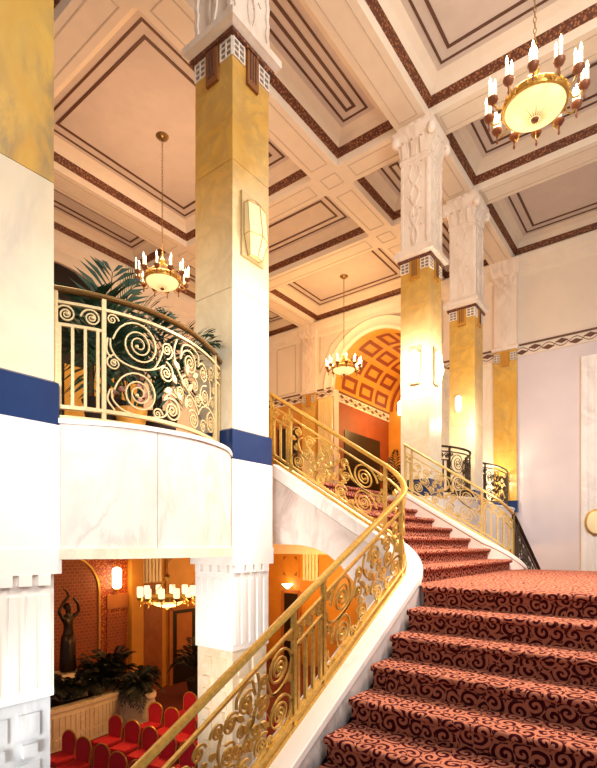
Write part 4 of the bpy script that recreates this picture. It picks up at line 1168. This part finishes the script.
def palm(name, base, fronds, label, pot=None, potm=None, leafm='leaf', leaf=.32, w=.07, n=16, cat='plant', group=None):
    o = empty(name, base, label, cat, group)
    bx_, by_, bz_ = base
    h = 0
    if pot:
        h = pot[1]
        MB().lathe([(pot[0]*.7, 0), (pot[0]*.95, h*.7), (pot[0], h*.92), (pot[0]*1.08, h), (pot[0]*.9, h), (pot[0]*.85, h*.9)], base, 16).build('pot', M[potm or 'pot'], o, True)
        MB().lathe([(.06, h*.85), (.05, h+.2), (.03, h+.4)], base, 8).build('stem', M['soil'], o, True)
    for (tx, ty, tz, sg) in fronds:
        mb = MB(); frond_mb(mb, (bx_, by_, bz_+h+.15), (tx, ty, tz), sg, leaf, n, w)
        mb.build('frond', M[leafm], o)
    return o
# palms behind the balcony rail
palm('potted_palm', (2.95, 4.75, ZM+.06), [(2.65, 4.55, 2.35, .2), (2.9, 4.55, 2.72, .1), (3.15, 4.55, 2.72, .15), (3.42, 4.55, 2.5, .25), (3.6, 4.55, 2.2, .35), (3.4, 5.1, 2.4, .3), (2.4, 4.5, 2.0, .35), (2.9, 4.4, 1.7, .4), (2.6, 4.4, 1.45, .3), (3.3, 4.4, 1.5, .35), (2.4, 5.3, 2.6, .3), (3.2, 5.3, 2.4, .3), (2.5, 4.4, 1.7, .35)],
     'dark green feathery palm rising above the left part of the balcony rail', (.22, .4), 'soil', leaf=.58, w=.05, n=14)
palm('potted_palm', (3.6, 4.75, ZM+.06), [(4.12, 4.36, 2.36, .2), (4.08, 4.42, 2.46, .18), (3.9, 4.55, 2.5, .15), (3.6, 4.6, 2.55, .1), (3.3, 4.5, 2.35, .25), (4.05, 4.33, 2.2, .25), (3.3, 4.35, 1.8, .35), (3.7, 4.4, 1.6, .4), (3.95, 4.45, 1.5, .3), (3.45, 4.35, 1.45, .35), (3.9, 4.6, 2.2, .3), (3.4, 5.2, 2.5, .3), (4.0, 4.3, 1.9, .25)],
     'dark green palm with fronds brushing the golden column beside the balcony', (.22, .4), 'soil', leaf=.4, w=.045, n=14)
# flowering plant behind the balcony scrolls
flw = empty('flowering_plant', (3.05, 4.45, ZM+.06), 'pink flowers in an ochre pot low behind the balcony scrolls', 'plant')
MB().lathe([(.1, 0), (.15, .22), (.16, .3), (.13, .3)], (3.05, 4.45, ZM+.06), 14).build('pot', M['pot'], flw, True)
fm = MB(); fl2 = MB()
for k in range(16):
    a = random.uniform(0, 2*PI); r = random.uniform(.05, .26); z = random.uniform(.45, .85)
    c = (3.05+r*math.cos(a), 4.45+r*.7*math.sin(a), ZM+z)
    fm.tube([(3.05, 4.45, ZM+.3), c], .008, 4)
    if k % 2: fl2.ball(c, .035, .035, .03, 5)
    else: fm.add([c, (c[0]+.08, c[1], c[2]+.03), (c[0]+.14, c[1]+.02, c[2]-.03), (c[0]+.08, c[1]-.03, c[2]-.05)], [(0, 1, 2, 3)])
fm.build('foliage', M['leaf'], flw); fl2.build('blossom', M['pink'], flw, True)
fern_spots = [(5.3, 12.75, 'dark fern in the planter nearest the left column'), (6.1, 12.6, 'dark fern in the planter in front of the statue'), (6.9, 12.55, 'dark spreading fern in the planter just right of the statue'), (7.7, 12.7, 'tall dark fern at the bend of the planter'), (8.2, 12.9, 'dark fern rising against the mosaic wall'), (8.3, 11.8, 'dark trailing fern spilling over the planter end')]
for (fx, fy, lab) in fern_spots:
    tall = 1.0 if 'tall' in lab or 'rising' in lab else .62
    fr_ = []
    for k in range(34):
        a = 2*PI*k/34+random.uniform(-.1, .1); r = random.uniform(.35, .75); z = random.uniform(.05, tall)
        if 'trailing' in lab: z = random.uniform(-.35, .5)
        fr_.append((fx+r*math.cos(a), fy+r*math.sin(a), ZP+z, .25))
    palm('fern', (fx, fy, ZP-.2), fr_, lab, leafm='leaf_dk', leaf=.3, w=.1, n=11)
palm('potted_palm', (11.3, 12.9, ZF), [(11.3+.9*math.cos(a), 12.9+.9*math.sin(a), ZF+1.3+.5*math.sin(a*2), .35) for a in [2*PI*k/12 for k in range(12)]],
     'dark palm standing before the doorway of the lower hall', (.3, .5), 'soil', leafm='leaf_dk', leaf=.32, w=.08)
palm('potted_palm', (18.9, 9.5, ZM), [(18.9+.9*math.cos(a), 9.5+.8*math.sin(a), ZM+2.2+.5*math.sin(a*2), .35) for a in [2*PI*k/10 for k in range(10)]],
     'dark palm inside the vaulted niche past the gold balustrade', (.28, .5), 'soil', leafm='leaf_dk', leaf=.35, w=.08)
S(MB().box((XE+.7, YC+RN-.03, ZM), (XE+3.7, YC+RN-.005, 4.65)), 'door_4', M['black'])
S(MB().box((XN-.04, YC-.9, ZM), (XN-.005, YC+.9, 4.3)), 'door_5', M['dkred'])

# ================================================================== CHAIRS
def chair_proto():
    o = empty('banquet_chair', (0, 0, 0), 'x', 'chair', 'red banquet chairs set out in rows')
    Z = Vector((0, 0, 0))
    # faces -X : seat to -X, back at +X
    seat = MB().loft([[(x, y, z) for x, y in ((-.25*s, -.24*s), (.23*s, -.22*s), (.23*s, .22*s), (-.25*s, .24*s))] for s, z in ((.93, .44), (1, .46), (1, .51), (.92, .54))])
    seat.build('seat', M['red'], o, True, off=Z)
    def back_out(w, y0, y1, n=18):
        pts = [(-w*.86, y0)]
        for k in range(n+1):
            a = PI-PI*k/n; pts.append((w*math.cos(a), y1-w*.95+w*.95*math.sin(a)))
        pts.append((w*.86, y0)); return pts
    bo = back_out(.2, .52, 1.0)
    MB().prism(bo, lambda p, h: (.2+.1*(p[1]-.5)+h, p[0], p[1]), 0, .045).build('backrest', M['red'], o, off=Z)
    MB().tube([(.222+.1*(p[1]-.5), p[0]*1.08, p[1]+(.012 if p[1] > .6 else 0)) for p in bo], .018, 6).build('back_frame', M['gold'], o, True, off=Z)
    for s in (-1, 1):
        MB().tube([(-.22, s*.21, .46), (-.25, s*.22, 0)], .014, 5).build('leg', M['gold'], o, off=Z)
        MB().tube([(.22, s*.18, .54), (.2, s*.19, .4), (.27, s*.2, 0)], .014, 5).build('leg', M['gold'], o, off=Z)
    return o
proto = chair_proto(); used = False
row_names = ['row nearest the camera', 'second row from the front', 'third row from the front', 'fourth row from the front', 'row farthest back']
rows = [(4.5, [9.16, 8.54]), (5.62, [10.4, 9.78, 9.16, 8.54, 7.92]), (6.8, [10.46, 9.82, 9.18, 8.54, 7.9]), (7.92, [10.48, 9.84, 9.2, 8.56, 7.92, 7.28, 6.64]), (9.05, [10.5, 9.86, 9.22, 8.58, 7.94, 7.3, 6.66, 6.02])]
ordn = ['first', 'second', 'third', 'fourth', 'fifth', 'sixth', 'seventh', 'eighth']
for ri, (rx, ysr) in enumerate(rows):
    for k, ry in enumerate(ysr):
        o = proto if not used else copy_tree(proto)
        used = True
        o.location = (rx-.24+random.uniform(-.02, .02), ry+.02, ZF); o.rotation_euler = (0, 0, .2+random.uniform(-.06, .06))
        o['label'] = 'red gold-framed chair, %s from the planter end in the %s' % (ordn[k], row_names[ri])

# ================================================================== LIGHT
wd = bpy.data.worlds.new('world'); scn.world = wd; wd.use_nodes = True
wd.node_tree.nodes['Background'].inputs[0].default_value = (1, .96, .94, 1); wd.node_tree.nodes['Background'].inputs[1].default_value = .30
def light(name, typ, loc, power, col, size=.3, target=None, spot=None, blend=.6):
    d = bpy.data.lights.new(name, typ); d.energy = power; d.color = lin(col)[:3]
    if typ == 'AREA': d.shape = 'SQUARE'; d.size = size
    elif typ in ('POINT', 'SPOT'): d.shadow_soft_size = size
    if typ == 'SPOT': d.spot_size = R(spot); d.spot_blend = blend
    o = bpy.data.objects.new(name, d); COL.objects.link(o); o.location = loc
    if target:
        o.rotation_euler = (Vector(target)-Vector(loc)).to_track_quat('-Z', 'Y').to_euler()
    return o
WARM, AMB, NEU = '#FFE2BC', '#FFBE70', '#FFF8F0'
light('chandelier_light', 'POINT', (7.5, 1.63, 6.75), 110, WARM, .4)
light('chandelier_light', 'POINT', (7.38, 9.57, 6.7), 175, '#FFCB98', .4)
light('chandelier_light', 'POINT', (15.1, 9.5, 6.8), 230, '#FFC680', .4)
light('chandelier_light', 'POINT', (7.52, 9.57, -1.7), 200, AMB, .4)
light('sconce_light', 'POINT', (4.65, 3.5, 2.7), 30, '#FFE9C4', .12)
light('mezzanine_light', 'POINT', (2.7, 5.3, 3.6), 55, '#FFDCA0', .4)  # unseen point without a fixture, added for the golden column's left face
light('sconce_light', 'POINT', (10.4, 3.75, 3.7), 110, '#FFEBC8', .12)
light('sconce_light', 'POINT', (9.55, 4.5, 3.7), 110, '#FFEBC8', .12)
light('sconce_light', 'POINT', (12.3, 3.9, 3.0), 90, '#FFEBC8', .12)
light('sconce_light', 'POINT', (15.8, 4.6, 2.0), 80, '#FFEBC8', .15)
light('sconce_light', 'POINT', (9.26, 13.9, -1.2), 30, AMB, .12)
light('niche_light', 'POINT', (19.2, 9.15, 5.2), 300, '#FFC878', .4)
light('lower_hall_light', 'POINT', (14.5, 11.5, -1.2), 320, '#FFBE64', .5)
light('lower_hall_light', 'POINT', (11.5, 6.5, -.6), 190, '#FFC47A', .5)
light('lower_hall_light', 'POINT', (4.4, 11.5, -.8), 80, '#FFC47A', .5)
light('mezzanine_light', 'POINT', (12.5, 11.5, 4.2), 150, '#FFC47A', .6)
light('mezzanine_light', 'POINT', (4.0, 9.5, 4.0), 85, '#FFCE9A', .6)
light('fill_light', 'SPOT', (-.9, .9, 1.8), 880, NEU, .9, (3.1, 4.2, .7), 52, .9)  # unseen fills without fixtures, added to brighten piers, columns, stairs and end wall
light('fill_light', 'SPOT', (3.4, -3.2, 4.6), 700, NEU, .7, (4.4, 4.2, 2.2), 32, .9)
light('fill_light', 'SPOT', (.6, 3.3, -1.6), 600, NEU, .5, (4.4, 4.5, -1.1), 50, .8)
light('fill_light', 'AREA', (2.5, -4.5, 7.6), 620, NEU, 3.0, (11, 4, 6))
light('fill_light', 'AREA', (6.5, 1.0, 3.4), 430, '#FFE8D2', .7, (5.1, 1.6, -.6))
light('fill_light', 'SPOT', (9.0, -2.5, 2.0), 900, '#FAF4FF', .9, (16.8, 3.2, 2.6), 55, .9)
scn.view_settings.view_transform = 'Standard'
scn.view_settings.look = 'None'
scn.view_settings.exposure = 0.15
scn.cycles.use_denoising = True
